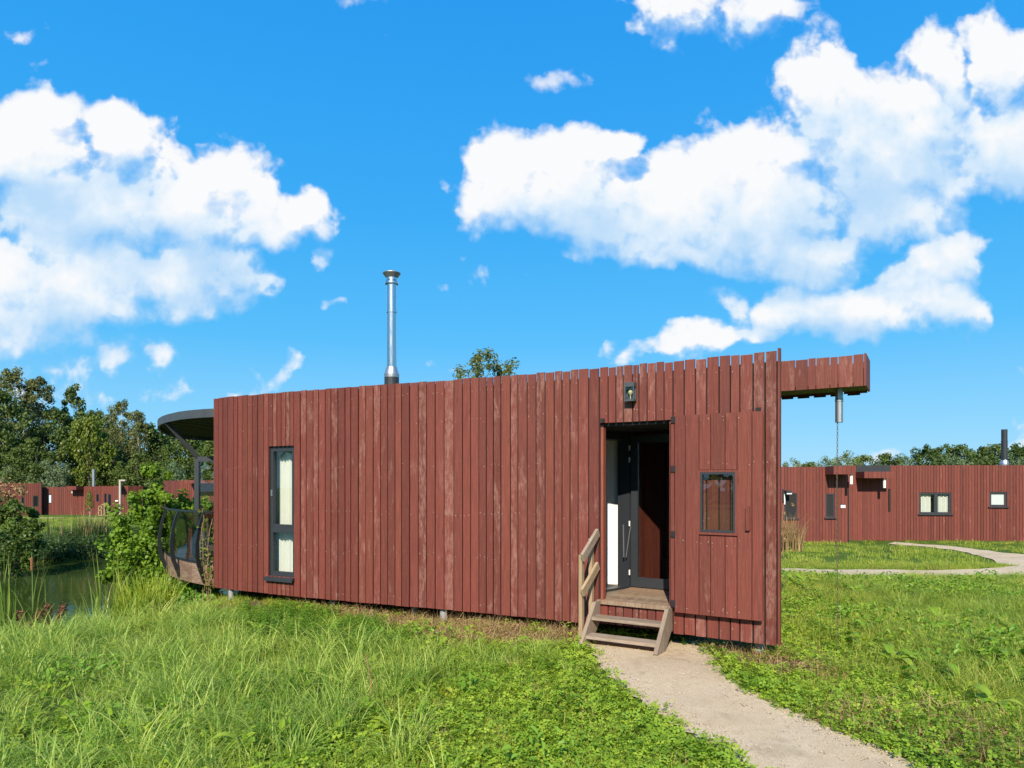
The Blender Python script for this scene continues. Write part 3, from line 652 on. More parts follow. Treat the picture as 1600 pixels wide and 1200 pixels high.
for z in (.62, 1.28, 2.14, 2.30):
    hg = MB(); q = B_ + ln * .06 + ld * .005; hg.lathe((q.x, q.y, z), [(.010, 0), (.011, .07)], 8); hg.build('hinge', SIGNW, leaf)
st = MB(); q = B_ + ln * .09 - ld * .03; st.tube([(q.x, q.y, .86), (q.x + .055, q.y - .03, 1.28)], .008, 6); st.tube([(q.x - .035, q.y + .01, 1.30), (q.x - .03, q.y + .01, .86)], .009, 6)
st.build('door_handle', GALV, leaf)
ww = MB(); a = Vector((.30, 10.02, 0)); b = Vector((1.62, 9.53, 0)); t = (b - a); n_ = Vector((t.y, -t.x, 0)).normalized()
ww.box((a.x, a.y, DECKZ - .01), t, -n_ * .06, (0, 0, 2.4)); ww.build('interior_wall', WHITE, cabin)
q = A_ + din * .06 + dd * .08; dm = MB(); dm.box((q.x, q.y, DECKZ - .002), dd * .76, din * .62, (0, 0, .012)); dm.build('door_mat', MATGREY, cabin)

# --- left window, with curtains behind the glass
def fr(s, off): p = Fs(s) + nor_at(s) * off; return p
wa, wb = fr(sWL, 0), fr(sWR, 0); wt = (wb - wa); wl = wt.length; wt.normalize(); wn = Vector((wt.y, -wt.x, 0))
def Wp(u, n, z): v = wa + wt * u + wn * n; return Vector((v.x, v.y, z))
wf = MB(); dpt = -.045
def frame(mb, u0, u1, z0, z1, n0, th, w):
    mb.box(Wp(u0, n0, z0), wt * w, wn * th, (0, 0, z1 - z0)); mb.box(Wp(u1 - w, n0, z0), wt * w, wn * th, (0, 0, z1 - z0))
    mb.box(Wp(u0 + w, n0, z0), wt * (u1 - u0 - 2 * w), wn * th, (0, 0, w)); mb.box(Wp(u0 + w, n0, z1 - w), wt * (u1 - u0 - 2 * w), wn * th, (0, 0, w))
frame(wf, -.02, wl + .02, WZ0 - .005, WZ1 + .01, -.12, .075, .055)
wf.box(Wp(.035, -.12, 1.10), wt * (wl - .07), wn * .08, (0, 0, .11))
win = wf.build('window', ANTH, cabin)
s1 = MB(); frame(s1, .034, wl - .034, 1.19, WZ1 - .044, -.095, .058, .036); s1.build('sash', ANTH, win)
s1 = MB(); frame(s1, .034, wl - .034, WZ0 + .048, 1.12, -.095, .052, .022); s1.build('sash', ANTH, win)
g1 = MB(); g1.box(Wp(.065, -.075, 1.22), wt * (wl - .13), wn * .006, (0, 0, WZ1 - .075 - 1.22)); g1.build('pane', GLASS, win)
g1 = MB(); g1.box(Wp(.05, -.075, WZ0 + .065), wt * (wl - .10), wn * .006, (0, 0, 1.10 - WZ0 - .065)); g1.build('pane', GLASS, win)
sl = MB(); sl.box(Wp(-.025, -.13, WZ0 - .045), wt * (wl + .05), wn * .185, (0, 0, .035)); sl.box(Wp(-.025, .052, WZ0 - .07), wt * (wl + .05), wn * .012, (0, 0, .06)); sl.build('sill', ANTH, win)
hd = MB(); hd.box(Wp(.046, -.036, 1.66), wt * .012, wn * .03, (0, 0, .10)); hd.build('handle', GALV, win)
cu = MB(); nn = 70
for (u0, u1) in ((-.13, .85),):
    pts = []
    for i in range(nn + 1):
        u = u0 + (u1 - u0) * i / nn; pts.append((u, -.235 + .028 * math.sin(u * 88) + .012 * math.sin(u * 31 + 1)))
    for (ua, na), (ub, nb_) in zip(pts[:-1], pts[1:]):
        cu.sm = True
        for z0, z1 in ((WZ0 - .05, 1.4), (1.4, WZ1 + .02)): cu.face([Wp(ua, na, z0), Wp(ub, nb_, z0), Wp(ub, nb_, z1), Wp(ua, na, z1)])
cu.build('curtain', CURTAIN, win, weld=True)

# --- shutter door folded back flat on the wall
sS0, sS1 = s_of(1057.8), s_of(1195)
sa, sb = Fs(sS0), Fs(sS1); stn = (sb - sa); SWd = stn.length; stn.normalize(); sn = Vector((stn.y, -stn.x, 0))
def S(u, n, z): v = sa + stn * u + sn * n; return Vector((v.x, v.y, z))
def su(px): return (s_of(px) - sS0) * SWd / (sS1 - sS0)
SZ0, SZ1 = zf(1058, 954.6), zf(1058, 650.5)
edges = [su(p) for p in (1057.8, 1074.6, 1096, 1114, 1136.5, 1155, 1178, 1195)]
wu0, wu1 = su(1097.5), su(1151.5); wz0, wz1 = zf(1124, 831), zf(1124, 738)
sh = MB()
for i in range(7):
    a, b = edges[i] + .004, edges[i + 1] - .004
    if i in (2, 3, 4): zr = [(SZ0, wz0 - .045), (wz1 + .03, SZ1)]
    else: zr = [(SZ0, SZ1)]
    for z0, z1 in zr:
        sh.mi = 0; sh.bv = (random.random(), random.random(), random.uniform(0, .45)); sh.box(S(a, .062 + random.uniform(-.002, .002), z0), stn * (b - a), sn * .024, (0, 0, z1 - z0))
        sh.mi = 1; nails(sh, S(a, 0, 0), S(b, 0, 0), [SZ0 + .06, SZ1 - .06, wz1 + .10, wz0 - .12], sn, .090)
        sh.mi = 0
for z in (SZ0 + .04, wz0 - .044, wz1 + .028 - .0, SZ1 - .12):
    sh.bv = (.3, .2, .1); sh.box(S(.01, .034, z), stn * (SWd - .02), sn * .026, (0, 0, .08 if z not in (wz0 - .044,) else .035))
shut = sh.build('shutter_door', [RED, NAIL], cabin)
sf = MB()
def rim(mb, u0, u1, z0, z1, n0, th, w):
    mb.box(S(u0, n0, z0), stn * w, sn * th, (0, 0, z1 - z0)); mb.box(S(u1 - w, n0, z0), stn * w, sn * th, (0, 0, z1 - z0))
    mb.box(S(u0 + w, n0, z0), stn * (u1 - u0 - 2 * w), sn * th, (0, 0, w)); mb.box(S(u0 + w, n0, z1 - w), stn * (u1 - u0 - 2 * w), sn * th, (0, 0, w))
rim(sf, wu0, wu1, wz0, wz1, .030, .050, .022); sf.build('window_frame', ANTH, shut)
sf = MB(); rim(sf, wu0 - .028, wu1 + .028, wz0 - .03, wz1 + .028, .060, .022, .027)
sf.build('trim', RED, shut)
sg = MB(); sg.box(S(wu0 + .022, .05, wz0 + .022), stn * (wu1 - wu0 - .044), sn * .005, (0, 0, wz1 - wz0 - .044)); sg.build('window_pane', GLASS, shut)
hb = MB(); hb.bv = (.3, .7, .3); u = su(1172.5); hb.box(S(u - .022, .087, zf(1172, 828)), stn * .044, sn * .035, (0, 0, zf(1172, 791) - zf(1172, 828))); hb.build('handle', RED, shut)
hs_ = MB(); hs_.bv = (.4, .5, .2); hs_.box(S(-.047, .030, SZ0 + .05), stn * .040, sn * .045, (0, 0, SZ1 - SZ0 - .06)); hs_.build('hinge_post', RED, shut)
for py in (657, 733, 834, 941):
    h = MB(); z = zf(1054, py); h.box(S(-.040, .072, z - .035), stn * .05, sn * .018, (0, 0, .07)); h.build('hinge', BLACK, shut)
lt = MB(); u = su(1188); lt.box(S(u - .03, .06, SZ1 + .003), stn * .05, sn * .03, (0, 0, .035)); lt.build('latch', BLACK, shut)
lt = MB(); q = D(.03, .012, OPZ + .0); lt.box(q, U * .045, N * .03, (0, 0, .05)); lt.build('door_latch', BLACK, cabin)

# --- wall lamp
ls = s_of(987.5); lp, lt_, ln_ = Fs(ls), tan_at(ls), nor_at(ls)
lz0, lz1 = zf(987.5, 628), zf(987.5, 599); lw = .118
def Lp(u, n, z): v = lp + lt_ * u + ln_ * n; return Vector((v.x, v.y, z))
lm = MB(); lh = lz1 - lz0
lm.box(Lp(-lw / 2, .006, lz0), lt_ * lw, ln_ * .015, (0, 0, lh)); lm.box(Lp(-lw / 2, .022, lz1 - .05), lt_ * lw, ln_ * .075, (0, 0, .05)); lm.box(Lp(-lw / 2, .022, lz0), lt_ * lw, ln_ * .075, (0, 0, .022))
for u in (-lw / 2, lw / 2 - .014): lm.box(Lp(u, .080, lz0 + .023), lt_ * .014, ln_ * .014, (0, 0, lh - .074))
lamp = lm.build('wall_lamp', plain('lamp_metal', (.075, .09, .10), .45, .3), cabin)
bb = MB(); c = Lp(0, .05, lz0 + .105); bb.lathe(c, [(.006, -.08), (.008, -.035), (.020, -.02), (.028, 0), (.020, .022), (.004, .03)], 12); bb.build('bulb', BULB, lamp)
lg = MB(); lg.box(Lp(-lw / 2 + .014, .088, lz0 + .022), lt_ * (lw - .028), ln_ * .003, (0, 0, lh - .072)); lg.build('lamp_glass', GLASS, lamp)

# --- chimney flue
cZ = 11.6; cp = W(612, 600, cZ); r = 7.6 / F_PX * cZ; z_ = lambda py: zat(py, cZ) 
ch = MB(); ch.lathe((cp.x, cp.y, 0), [(r, z_(586)), (r, z_(489.5)), (r * 1.09, z_(489)), (r * 1.09, z_(485)), (r, z_(484.5)), (r, z_(444))], 28); 
chim = ch.build('chimney', STEEL, cabin)
c2 = MB(); c2.lathe((cp.x, cp.y, 0), [(r * 1.50, 3.01), (r * 1.50, z_(590))], 24); c2.build('flashing', DARKSTEEL, chim)
c2 = MB(); c2.lathe((cp.x, cp.y, 0), [(r * 1.54, z_(590)), (r * 1.56, z_(585)), (r * 1.35, z_(581)), (r * 1.1, z_(574)), (r * 1.03, z_(573))], 24); c2.build('collar', GALV, chim)
c2 = MB(); c2.lathe((cp.x, cp.y, 0), [(r * 1.38, z_(444)), (r * 1.38, z_(441)), (r * 1.12, z_(438)), (r * 1.12, z_(430))], 24); c2.build('cap_ring', STEEL, chim)
c2 = MB(); c2.lathe((cp.x, cp.y, 0), [(r * 1.15, z_(434.5)), (r * 1.83, z_(427.5)), (r * 1.83, z_(426.6)), (r * .3, z_(422))], 28); c2.build('rain_cap', GALV, chim)

# --- roof spout: the boarded beam that carries the gutter past the wall
b0, b1 = Vector((2.72, 7.955, 0)), Vector((3.77, 7.315, 0)); bt = (b1 - b0).normalized(); bn = Vector((bt.y, -bt.x, 0)); bL = (b1 - b0).length
SPZ0, SPZ1 = 2.905, 3.245; SPD = .55
sp = MB()
cuts = [0, .27] + [(W(p, 600, 7.5) - b0).xy.dot(bt.xy) for p in (1238, 1260, 1273.6, 1297, 1310.5, 1335)] + [bL]
for i in range(len(cuts) - 1):
    a, b = cuts[i] + .005, cuts[i + 1] - .005; wear = .95 if i in (4, 7) else .35
    for off in (0, -SPD):
        board(sp, b0 + bt * a, b0 + bt * b, SPZ0 - (.012 if off else 0), SPZ1 + random.uniform(-.006, .006), bn, .022, off, wear)
sp.bv = (.5, .5, .3); q = b0 + bt * (bL + .001); sp.box((q.x, q.y, SPZ0), bt * .022, -bn * (SPD + .02), (0, 0, SPZ1 - SPZ0 + .008))
spout = sp.build('roof_spout', RED, cabin)
sf_ = MB(); q = b0 - bn * .024; sf_.box((q.x, q.y, SPZ0 + .012), bt * (bL - .002), -bn * (SPD - .028), (0, 0, .03)); sf_.build('soffit', plain('mossy_soffit', (.10, .105, .05), .8), spout)
gb = MB()
for k in range(6): q = b0 + bt * (.12 + k * .18) - bn * (SPD + .02); gb.box((q.x, q.y, SPZ0 - .03), bt * .13, -bn * .02, (0, 0, .05))
gb.build('rear_batten', BLACK, spout)
pz = 7.62; pp = W(1311.3, 640, pz); dp = MB(); dp.lathe((pp.x, pp.y, 0), [(.040, zat(660, pz)), (.040, zat(628, pz)), (.043, zat(627.5, pz)), (.043, zat(624, pz)), (.040, zat(623.5, pz)), (.040, SPZ0 + .02)], 16, cap=False)
dp.build('drain_pipe', GALV, spout)

# --- terrace at the left end
OUT, BK = -T0, -N0
def TC(a, b): v = K0 + OUT * a + BK * b; return np.array([v.x, v.y])
TQ = [(-.02, .02), (.45, .10), (.95, .235), (1.50, .45), (2.05, .75), (2.55, 1.15), (3.0, 1.75), (3.25, 2.5), (3.2, 3.4), (2.8, 4.2), (2.0, 4.9), (.9, 5.4), (-.2, 5.5)]
TQ = [(334, 11.26), (318, 11.42), (300, 11.68), (283, 12.05), (269, 12.45), (260, 12.95), (256.5, 13.5), (257.5, 14.2), (263, 15.0), (274, 15.9), (292, 16.8), (315, 17.4), (340, 17.6)]   # plan of the terrace edge
TCV = [np.array(p) for p in dens([((p - CX) / F_PX * z, z) for p, z in TQ], 8)]
def curve_off(cv, d):
    out = []
    for i, p in enumerate(cv):
        t = cv[min(i + 1, len(cv) - 1)] - cv[max(i - 1, 0)]; t = t / np.linalg.norm(t); nn_ = np.array([-t[1], t[0]])   # to the outside
        out.append(p - nn_ * d if False else p + np.array([t[1], -t[0]]) * -d * -1)
    return out
_t = TCV[9] - TCV[7]; _o = np.array([_t[1], -_t[0]]); OSIGN = 1 if _o.dot(np.array([N0.x, N0.y])) > 0 else -1
def curve_off(cv, d):
    out = []
    for i, p in enumerate(cv):
        t = cv[min(i + 1, len(cv) - 1)] - cv[max(i - 1, 0)]; t = t / np.linalg.norm(t); out.append(p + OSIGN * d * np.array([t[1], -t[0]]))
    return out
def ring(mb, outer, inner, z0, z1):
    L = 0
    for i in range(len(outer) - 1):
        a, b, c, d = outer[i], outer[i + 1], inner[i + 1], inner[i]; l = float(np.linalg.norm(b - a))
        mb.face([(*a, z0), (*b, z0), (*b, z1), (*a, z1)], [(z0, L), (z0, L + l), (z1, L + l), (z1, L)])
        mb.face([(*d, z1), (*c, z1), (*c, z0), (*d, z0)], [(z1, L), (z1, L + l), (z0, L + l), (z0, L)])
        mb.face([(*a, z1), (*b, z1), (*c, z1), (*d, z1)]); mb.face([(*d, z0), (*c, z0), (*b, z0), (*a, z0)]); L += l
terr = MB()
def fan(mb, cv, z, flip=False):
    pts = [(*p, z) for p in cv]; mb.face(pts if not flip else pts[::-1])
deckp = curve_off(TCV, -.03); terr.prism([tuple(p) for p in deckp] , DECKZ - .02, DECKZ + .02)
td = terr.build('terrace_deck', DECKWOOD, cabin)
fa = MB(); nseg = 12                                       # fascia of short weathered planks
k = len(TCV) // nseg
for j in range(nseg + 1):
    i0, i1 = j * k, min(len(TCV) - 1, (j + 1) * k)
    if i0 >= i1: continue
    fa.bv = (random.random(), random.random(), random.uniform(.2, 1)); ring(fa, curve_off(TCV, 0.0)[i0:i1 + 1], curve_off(TCV, -.028)[i0:i1 + 1], ZB + .01, DECKZ + .045)
fa.build('fascia', BROWNWOOD, td)
def taper(cv, d0, d1, n): a, b = curve_off(cv, d0), curve_off(cv, d1); return [p + (q - p) * min(1, i / n) ** .8 for i, (p, q) in enumerate(zip(a, b))]
cp_o, cp_i = taper(TCV, -.04, .12, 20), taper(TCV, -.08, .08, 20)
cn = MB(); ring(cn, cp_o, cp_i, 2.955, 3.095); can = cn.build('canopy', plain('weathered_black_edge', (.055, .062, .072), .55, 0, .5, 3, .1), cabin)
so = MB(); so.prism([tuple(p) for p in taper(TCV, -.085, .075, 20)], 3.03, 3.06)
so.build('canopy_roof', BLACK, can)
rb = MB()                                                  # ribbed soffit
poly = [tuple(p) for p in taper(TCV, -.10, .06, 20)]
for j in range(34):
    b = -.6 + j * .215; row = []
    for a in np.linspace(-2.4, 4.6, 300):
        x, y = TC(a, b)
        if bool(inside(np.array([x]), np.array([y]), poly)[0]): row.append(a)
    if len(row) > 2:
        p0, p1 = TC(row[0], b), TC(row[-1], b); rb.bv = (random.random(), random.random(), .2); rb.beam((*p0, 3.005), (*p1, 3.005), .12, .045)
rb.build('soffit_board', plain('dark_soffit', (.055, .046, .036), .7, 0, .4), can)
def tc_near_px(px, z, lo, hi, off=0):
    cv = curve_off(TCV, off); best = min(range(lo, hi), key=lambda i: abs(CX + F_PX * cv[i][0] / cv[i][1] - px)); return best
RAILZ = 1.39
rl = MB(); ring(rl, curve_off(TCV, .022), curve_off(TCV, -.022), RAILZ - .028, RAILZ)
rail = rl.build('balustrade_rail', RAILM, cabin)
rl = MB(); ring(rl, curve_off(TCV, .0), curve_off(TCV, -.035), DECKZ + .055, DECKZ + .085); rl.build('bottom_rail', RAILM, rail)
rib_idx = [tc_near_px(p, .3, 0, 44) for p in (320, 281, 261.5)]
acc_ = 0
for i in range(rib_idx[-1], len(TCV) - 3):
    acc_ += float(np.linalg.norm(TCV[i + 1] - TCV[i]))
    if acc_ > 2.2: rib_idx.append(i + 1); acc_ = 0
for ii in rib_idx:
    p = TCV[ii]; t = TCV[ii + 1] - TCV[ii - 1]; t = t / np.linalg.norm(t); o_ = OSIGN * np.array([t[1], -t[0]])
    prof = [(.0, RAILZ - .03, .035), (.04, 1.28, .042), (.09, 1.08, .05), (.12, .86, .056), (.115, .66, .064), (.085, .50, .07), (.035, .36, .07), (-.0, .24, .055), (.0, .19, .02)]
    prof = [(a + .02, z, w) for a, z, w in prof]
    rbm = MB()
    sec = []
    for (a, z, w) in prof:
        outp, inp = p + o_ * (a + w * .5), p + o_ * max(a - w * .5, -.02 if z > .55 else .004); hw = t * .016
        sec.append([(*(outp - hw), z), (*(outp + hw), z), (*(inp + hw), z), (*(inp - hw), z)])
    for s0, s1_ in zip(sec[:-1], sec[1:]):
        for q in range(4): rbm.face([s0[q], s0[(q + 1) % 4], s1_[(q + 1) % 4], s1_[q]])
    rbm.build('balustrade_post', RAILM, rail)
gi_ = [0] + rib_idx + [len(TCV) - 2]; cg = curve_off(TCV, -.012); cg2 = curve_off(TCV, -.02)
for a, b in zip(gi_[:-1], gi_[1:]):
    if b - a < 2: continue
    gm = MB(); ring(gm, cg[a:b + 1], cg2[a:b + 1], DECKZ + .09, RAILZ - .035); gm.build('balustrade_glass', SMOKE, rail)
# glazed corner behind the terrace
gw = MB(); PZ = 2.36
gw.box((P_POST.x - .045, P_POST.y, DECKZ + .02), (.085, 0, 0), (0, .085, 0), (0, 0, PZ - DECKZ - .02)); gw.box((P_POST.x + .041, P_POST.y, PZ - .095), (2.4, .05, 0), (0, .08, 0), (0, 0, .093)); gw.box((P_POST.x + .041, P_POST.y, DECKZ + .021), (2.4, .05, 0), (0, .08, 0), (0, 0, .06))
gfr = gw.build('glazing_frame', ANTH, cabin)
gg = MB(); gg.box((P_POST.x + .042, P_POST.y + .035, DECKZ + .082), (2.38, .05, 0), (0, .01, 0), (0, 0, PZ - DECKZ - .18)); gg.build('glazing_pane', GLASS, gfr)
ie = min(range(20, 50), key=lambda i: abs(CX + F_PX * cp_o[i][0] / cp_o[i][1] - 257))
br = MB(); e_ = cp_i[ie]; br.beam((P_POST.x, P_POST.y + .03, PZ - .01), (e_[0], e_[1], 2.975), .075, .085); br.build('canopy_brace', DARKSTEEL, cabin)
# piles under the floor
for px, py, Z, rr in ((361, 945, 11.1, .042), (693, 966, 9.35, .05), (648, 962, 9.75, .05), (265, 935, 13.1, .022), (1186.5, 1030, 7.42, .045), (871, 985, 8.9, .05), (905, 990, 8.7, .05), (520, 955, 10.3, .05)):
    x = (px - CX) / F_PX * Z; g = gz(x, Z) - .25; pl = MB(); pl.lathe((x, Z, 0), [(rr, g), (rr, ZB + .10)], 14); po = pl.build('pile', GREYPIPE, cabin)
    if px == 1186.5:
        tp = MB(); zz = zat(1021, Z); tp.lathe((x, Z, 0), [(rr + .003, zz - .03), (rr + .004, zz + .012)], 14, cap=False)
        tp.tube([(x + rr, Z - .02, zz - .005), (x + rr + .03, Z - .05, zz - .02), (x + rr + .05, Z - .03, zz - .05)], .012, 5); tp.build('marking_tape', REDTAPE, po)

# ------------------------------------------------------------------ things at the cabin
# rain chain below the drain pipe
zc0, zc1 = zat(657, pz), gz(pp.x, pp.y) - .05
chn = MB(); zt = zc0; i = 0
while zt > zc1:
    cxx = pp.x - .022 + .004 * math.sin(zt * 3); Lk, wk = .040, .008; ring_pts = []
    for k in range(9):
        a = 2 * math.pi * k / 8; u, v = math.cos(a) * wk, math.sin(a) * Lk / 2
        ring_pts.append((cxx + (u if i % 2 else 0), pp.y + (0 if i % 2 else u), zt - Lk / 2 + v))
    chn.tube(ring_pts, .0026, 4, cap=False); zt -= Lk * .80; i += 1
o = chn.build('rain_chain', plain('rusty_chain', (.17, .125, .09), .6, .4, .5, 30)); tag(o, 'thin rusty rain chain hanging from the drain pipe of the roof spout', 'chain')
# steps
stp = thing('wooden_steps', 'small weathered wooden steps with handrail below the open front door', 'steps', tuple(D(.4, .3, 0)))
SU0, SU1 = .005, DW - .02
def stringer(u):
    m_ = MB(); m_.bv = (random.random(), random.random(), .6); topn, topz, botn, botz = .04, DECKZ + .0, .47, -.03
    prof = [(topn, topz), (topn + .13, topz), (botn + .10, botz + .06), (botn + .05, botz - .03), (botn - .10, botz - .03), (topn, topz - .24)]
    L_ = [D(u, n, z) for n, z in prof]; R_ = [D(u + .045, n, z) for n, z in prof]
    m_.face(L_, [(n * 1.0, z * 1.0) for n, z in prof]); m_.face(R_[::-1], [(n, z) for n, z in prof][::-1])
    for i in range(6):
        j = (i + 1) % 6; m_.face([L_[j], L_[i], R_[i], R_[j]], [(0, prof[j][1]), (0, prof[i][1]), (.045, prof[i][1]), (.045, prof[j][1])])
    return m_.build('stringer', GREYWOOD, stp)
stringer(SU0 - .02); stringer(SU1 - .02)
def hboard(mb, o, ax, ay, az):                             # grain along ax
    o, ax, ay, az = map(Vector, (o, ax, ay, az)); mb.box(o, ay, az, ax)
for (z, n0) in ((.300, .115), (.115, .285)):
    t_ = MB(); t_.bv = (random.random(), random.random(), random.uniform(.5, .9)); hboard(t_, D(SU0 + .026, n0, z - .036), U * (SU1 - SU0 - .047), N * .185, (0, 0, .036)); t_.build('tread', GREYWOOD, stp)
hr = SU0 - .045
p1 = MB(); p1.bv = (.4, .2, .3); a = D(hr, .60, 0); p1.box(D(hr - .035, .37, -.1), U * .045, N * .06, (0, 0, 1.13)); p1.build('handrail_post', POSTWOOD, stp)
p1 = MB(); p1.bv = (.7, .6, .2); p1.box(D(hr - .035, .09, .05), U * .045, N * .06, (0, 0, 1.15)); p1.build('handrail_post', POSTWOOD, stp)
for z0, z1 in ((1.00, 1.27), (.60, .87)):
    h_ = MB(); h_.bv = (random.random(), random.random(), .8); h_.beam(D(hr + .034, .47, z0), D(hr + .034, .03, z1), .035, .10); h_.build('handrail', GREYWOOD if z0 > .9 else POSTWOOD, stp)
# chair on the terrace
def wood_chair(x, y, rz):
    c = thing('terrace_chair', 'pale wooden armchair standing on the terrace beside the red wall', 'chair', (x, y, DECKZ + .02)); ca, sa_ = math.cos(rz), math.sin(rz)
    def q(a, b, z): return (x + a * ca - b * sa_, y + a * sa_ + b * ca, DECKZ + .02 + z)
    m = MB(); m.bv = (.5, .5, .6)
    for k in range(5): m.beam(q(-.25 + k * .115, -.25, .42), q(-.25 + k * .115, .25, .40), .095, .022)
    m.build('seat', CHAIRWOOD, c)
    m = MB()
    for k in range(6): m.bv = (random.random(), .5, .6); m.beam(q(-.24 + k * .096, .25, .40), q(-.24 + k * .096, .36, .80), .07, .02, (0, 1, 0))
    m.build('backrest', CHAIRWOOD, c)
    for a in (-.28, .28):
        for b in (-.25, .27):
            m = MB(); m.beam(q(a, b, 0), q(a, b + (.02 if b > 0 else 0), .62), .045, .045, (0, 1, 0)); m.build('leg', CHAIRWOOD, c)
        m = MB(); m.beam(q(a, -.30, .64), q(a, .33, .64), .07, .03); m.build('armrest', CHAIRWOOD, c)
wood_chair(-5.12, 11.93, R(200))
o = MB(); o.bv = (.5, .4, .3); x0, y0 = W(298.2, 850, 12.85).xy; o.cbox((x0, y0, DECKZ + .02 + .29), .075, .05, .58)
o.cbox((x0, y0, DECKZ + .02 + .02), .16, .16, .036); o = o.build('wooden_post', plain('orange_brown_wood', (.24, .10, .045), .6)); tag(o, 'short orange-brown wooden post standing behind the dark balustrade glass', 'post')
# climber by the wall corner
cl_pts = []
vm = MB(); base = Vector((-5.02, 11.28, gz(-5.02, 11.28)))
for j in range(4):
    path = [base + Vector((random.uniform(-.1, .1), random.uniform(-.05, .1), 0))]
    for k in range(9): path.append(path[-1] + Vector((random.uniform(-.05, .05), random.uniform(-.03, .03), .115 + .02 * j)))
    vm.tube(path, .006, 5); cl_pts += [tuple(p) for p in path[2:]]
vine = vm.build('climbing_plant', DRYSTEM); tag(vine, 'thin yellowish climber at the left corner of the red wall', 'climber')
v_, t_ = leaves(cl_pts, [.09] * len(cl_pts), 7, .055, .6, 3); lo = bpy.data.objects.new('foliage', poly_mesh('foliage', v_, 4, t_, L_YELLOW)); link(lo, vine)

# ------------------------------------------------------------------ neighbouring cabins
def run_boards(mb, a, b, z0, z1, w, gap, wear, holes=(), th=.03, row=None):
    """upright boards from a to b; holes: (u0,u1,z0,z1)"""
    a, b = Vector(a), Vector(b); t = b - a; L = t.length; t.normalize(); n_ = Vector((t.y, -t.x, 0))
    ed = [0, L] + [h[0] for h in holes] + [h[1] for h in holes]; ed = sorted(set(ed))
    for e0, e1 in zip(ed[:-1], ed[1:]):
        k = max(1, round((e1 - e0) / w))
        for i in range(k):
            s0, s1_ = e0 + (e1 - e0) * i / k + gap / 2, e0 + (e1 - e0) * (i + 1) / k - gap / 2; zr = [(z0, z1)]
            for h in holes:
                if h[0] - 1e-6 <= e0 and e1 <= h[1] + 1e-6: zr = [(z0, h[2]), (h[3], z1)]
            for q0, q1 in zr:
                if q1 - q0 > .02: board(mb, a + t * s0, a + t * s1_, q0, q1 + random.uniform(-.008, .008), n_, th, random.uniform(-.004, .004), wear)
    return t, n_, L
def far_window(cab, a, t, n_, u0, u1, z0, z1, pane, fw=.08, mull=(), sill=True, curtain=False, depth=.06):
    def q(u, n, z): v = Vector(a) + t * u + n_ * n; return Vector((v.x, v.y, z))
    m = MB()
    m.box(q(u0, -.10, z0), t * fw, n_ * .08, (0, 0, z1 - z0)); m.box(q(u1 - fw, -.10, z0), t * fw, n_ * .08, (0, 0, z1 - z0)); m.box(q(u0 + fw, -.10, z0), t * (u1 - u0 - 2 * fw), n_ * .08, (0, 0, fw)); m.box(q(u0 + fw, -.10, z1 - fw), t * (u1 - u0 - 2 * fw), n_ * .08, (0, 0, fw))
    for u in mull: m.box(q(u - .07, -.10, z0 + fw), t * .14, n_ * .085, (0, 0, z1 - z0 - 2 * fw))
    w = m.build('window', ANTH, cab)
    m = MB(); m.box(q(u0 + fw * .5, -.085, z0 + fw * .5), t * (u1 - u0 - fw), n_ * .008, (0, 0, z1 - z0 - fw)); m.build('pane', pane, w)
    if sill: m = MB(); m.box(q(u0 - .06, -.09, z0 - .05), t * (u1 - u0 + .12), n_ * .16, (0, 0, .045)); m.build('sill', ANTH, w)
    if curtain:
        for (c0, c1) in curtain:
            m = MB(); k = 40; pts = [(c0 + (c1 - c0) * i / k, -.16 + .025 * math.sin((c0 + (c1 - c0) * i / k) * 40)) for i in range(k + 1)]
            for (ua, na), (ub, nb_) in zip(pts[:-1], pts[1:]): m.sm = True; m.face([q(ua, na, z0), q(ub, nb_, z0), q(ub, nb_, z1), q(ua, na, z1)])
            m.build('curtain', CURTAIN, w, weld=True)
    return w
def spout_box(cab, a, t, n_, u0, u1, ztop, h, proj, mat, pipe=None):
    def q(u, n, z): v = Vector(a) + t * u + n_ * n; return Vector((v.x, v.y, z))
    m = MB(); k = max(2, int((u1 - u0) / .15))
    for i in range(k):
        m.bv = (random.random(), random.random(), .2); m.box(q(u0 + (u1 - u0) * i / k, .004, ztop - h), t * ((u1 - u0) / k - .008), n_ * proj, (0, 0, h))
    sp_ = m.build('roof_spout', mat, cab)
    if pipe:
        pu, pn, pl_ = pipe; m = MB(); c = q(pu, pn, 0); m.lathe((c.x, c.y, 0), [(.055, ztop - h - pl_), (.055, ztop - h + .01)], 12); m.build('drain_pipe', GALV if False else SIGNW, sp_)
    return sp_
# right: the nearer block
def zr(py, Z): return zat(py, Z)
c1 = thing('timber_cabin', 'far red timber cabin at right with a white number plate and one narrow grey window', 'cabin', (11.5, 27.3, gz(11.5, 27.3)), 'cabins on the lawn at the right')
a1, b1_ = Vector((8.0, 27.2, 0)), Vector((13.36, 27.12, 0)); t1 = (b1_ - a1).normalized(); n1_ = Vector((t1.y, -t1.x, 0)); Z1 = 27.15
def u1(px): return (px - CX) / F_PX * Z1 - a1.x
m = MB(); zt1, zb1 = zr(729.3, Z1), zr(851.5, Z1)
H1 = [(u1(1226), u1(1245.5), zr(809.5, Z1), zr(770.5, Z1)), (u1(1290), u1(1303.5), zr(808.5, Z1), zr(771.5, Z1))]
run_boards(m, a1, b1_, zb1, zt1, .13, .011, .15, H1); m.build('front_wall', RED, c1)
m = MB(); m.box((b1_.x - .03, b1_.y - .012, zb1 + .02), (.055, 0, 0), (0, .03, 0), (0, 0, (zt1 - zb1) * .80)); m.build('dark_gap_strip', BLACK, c1)  # black strip standing in for the dark gap at the block's end
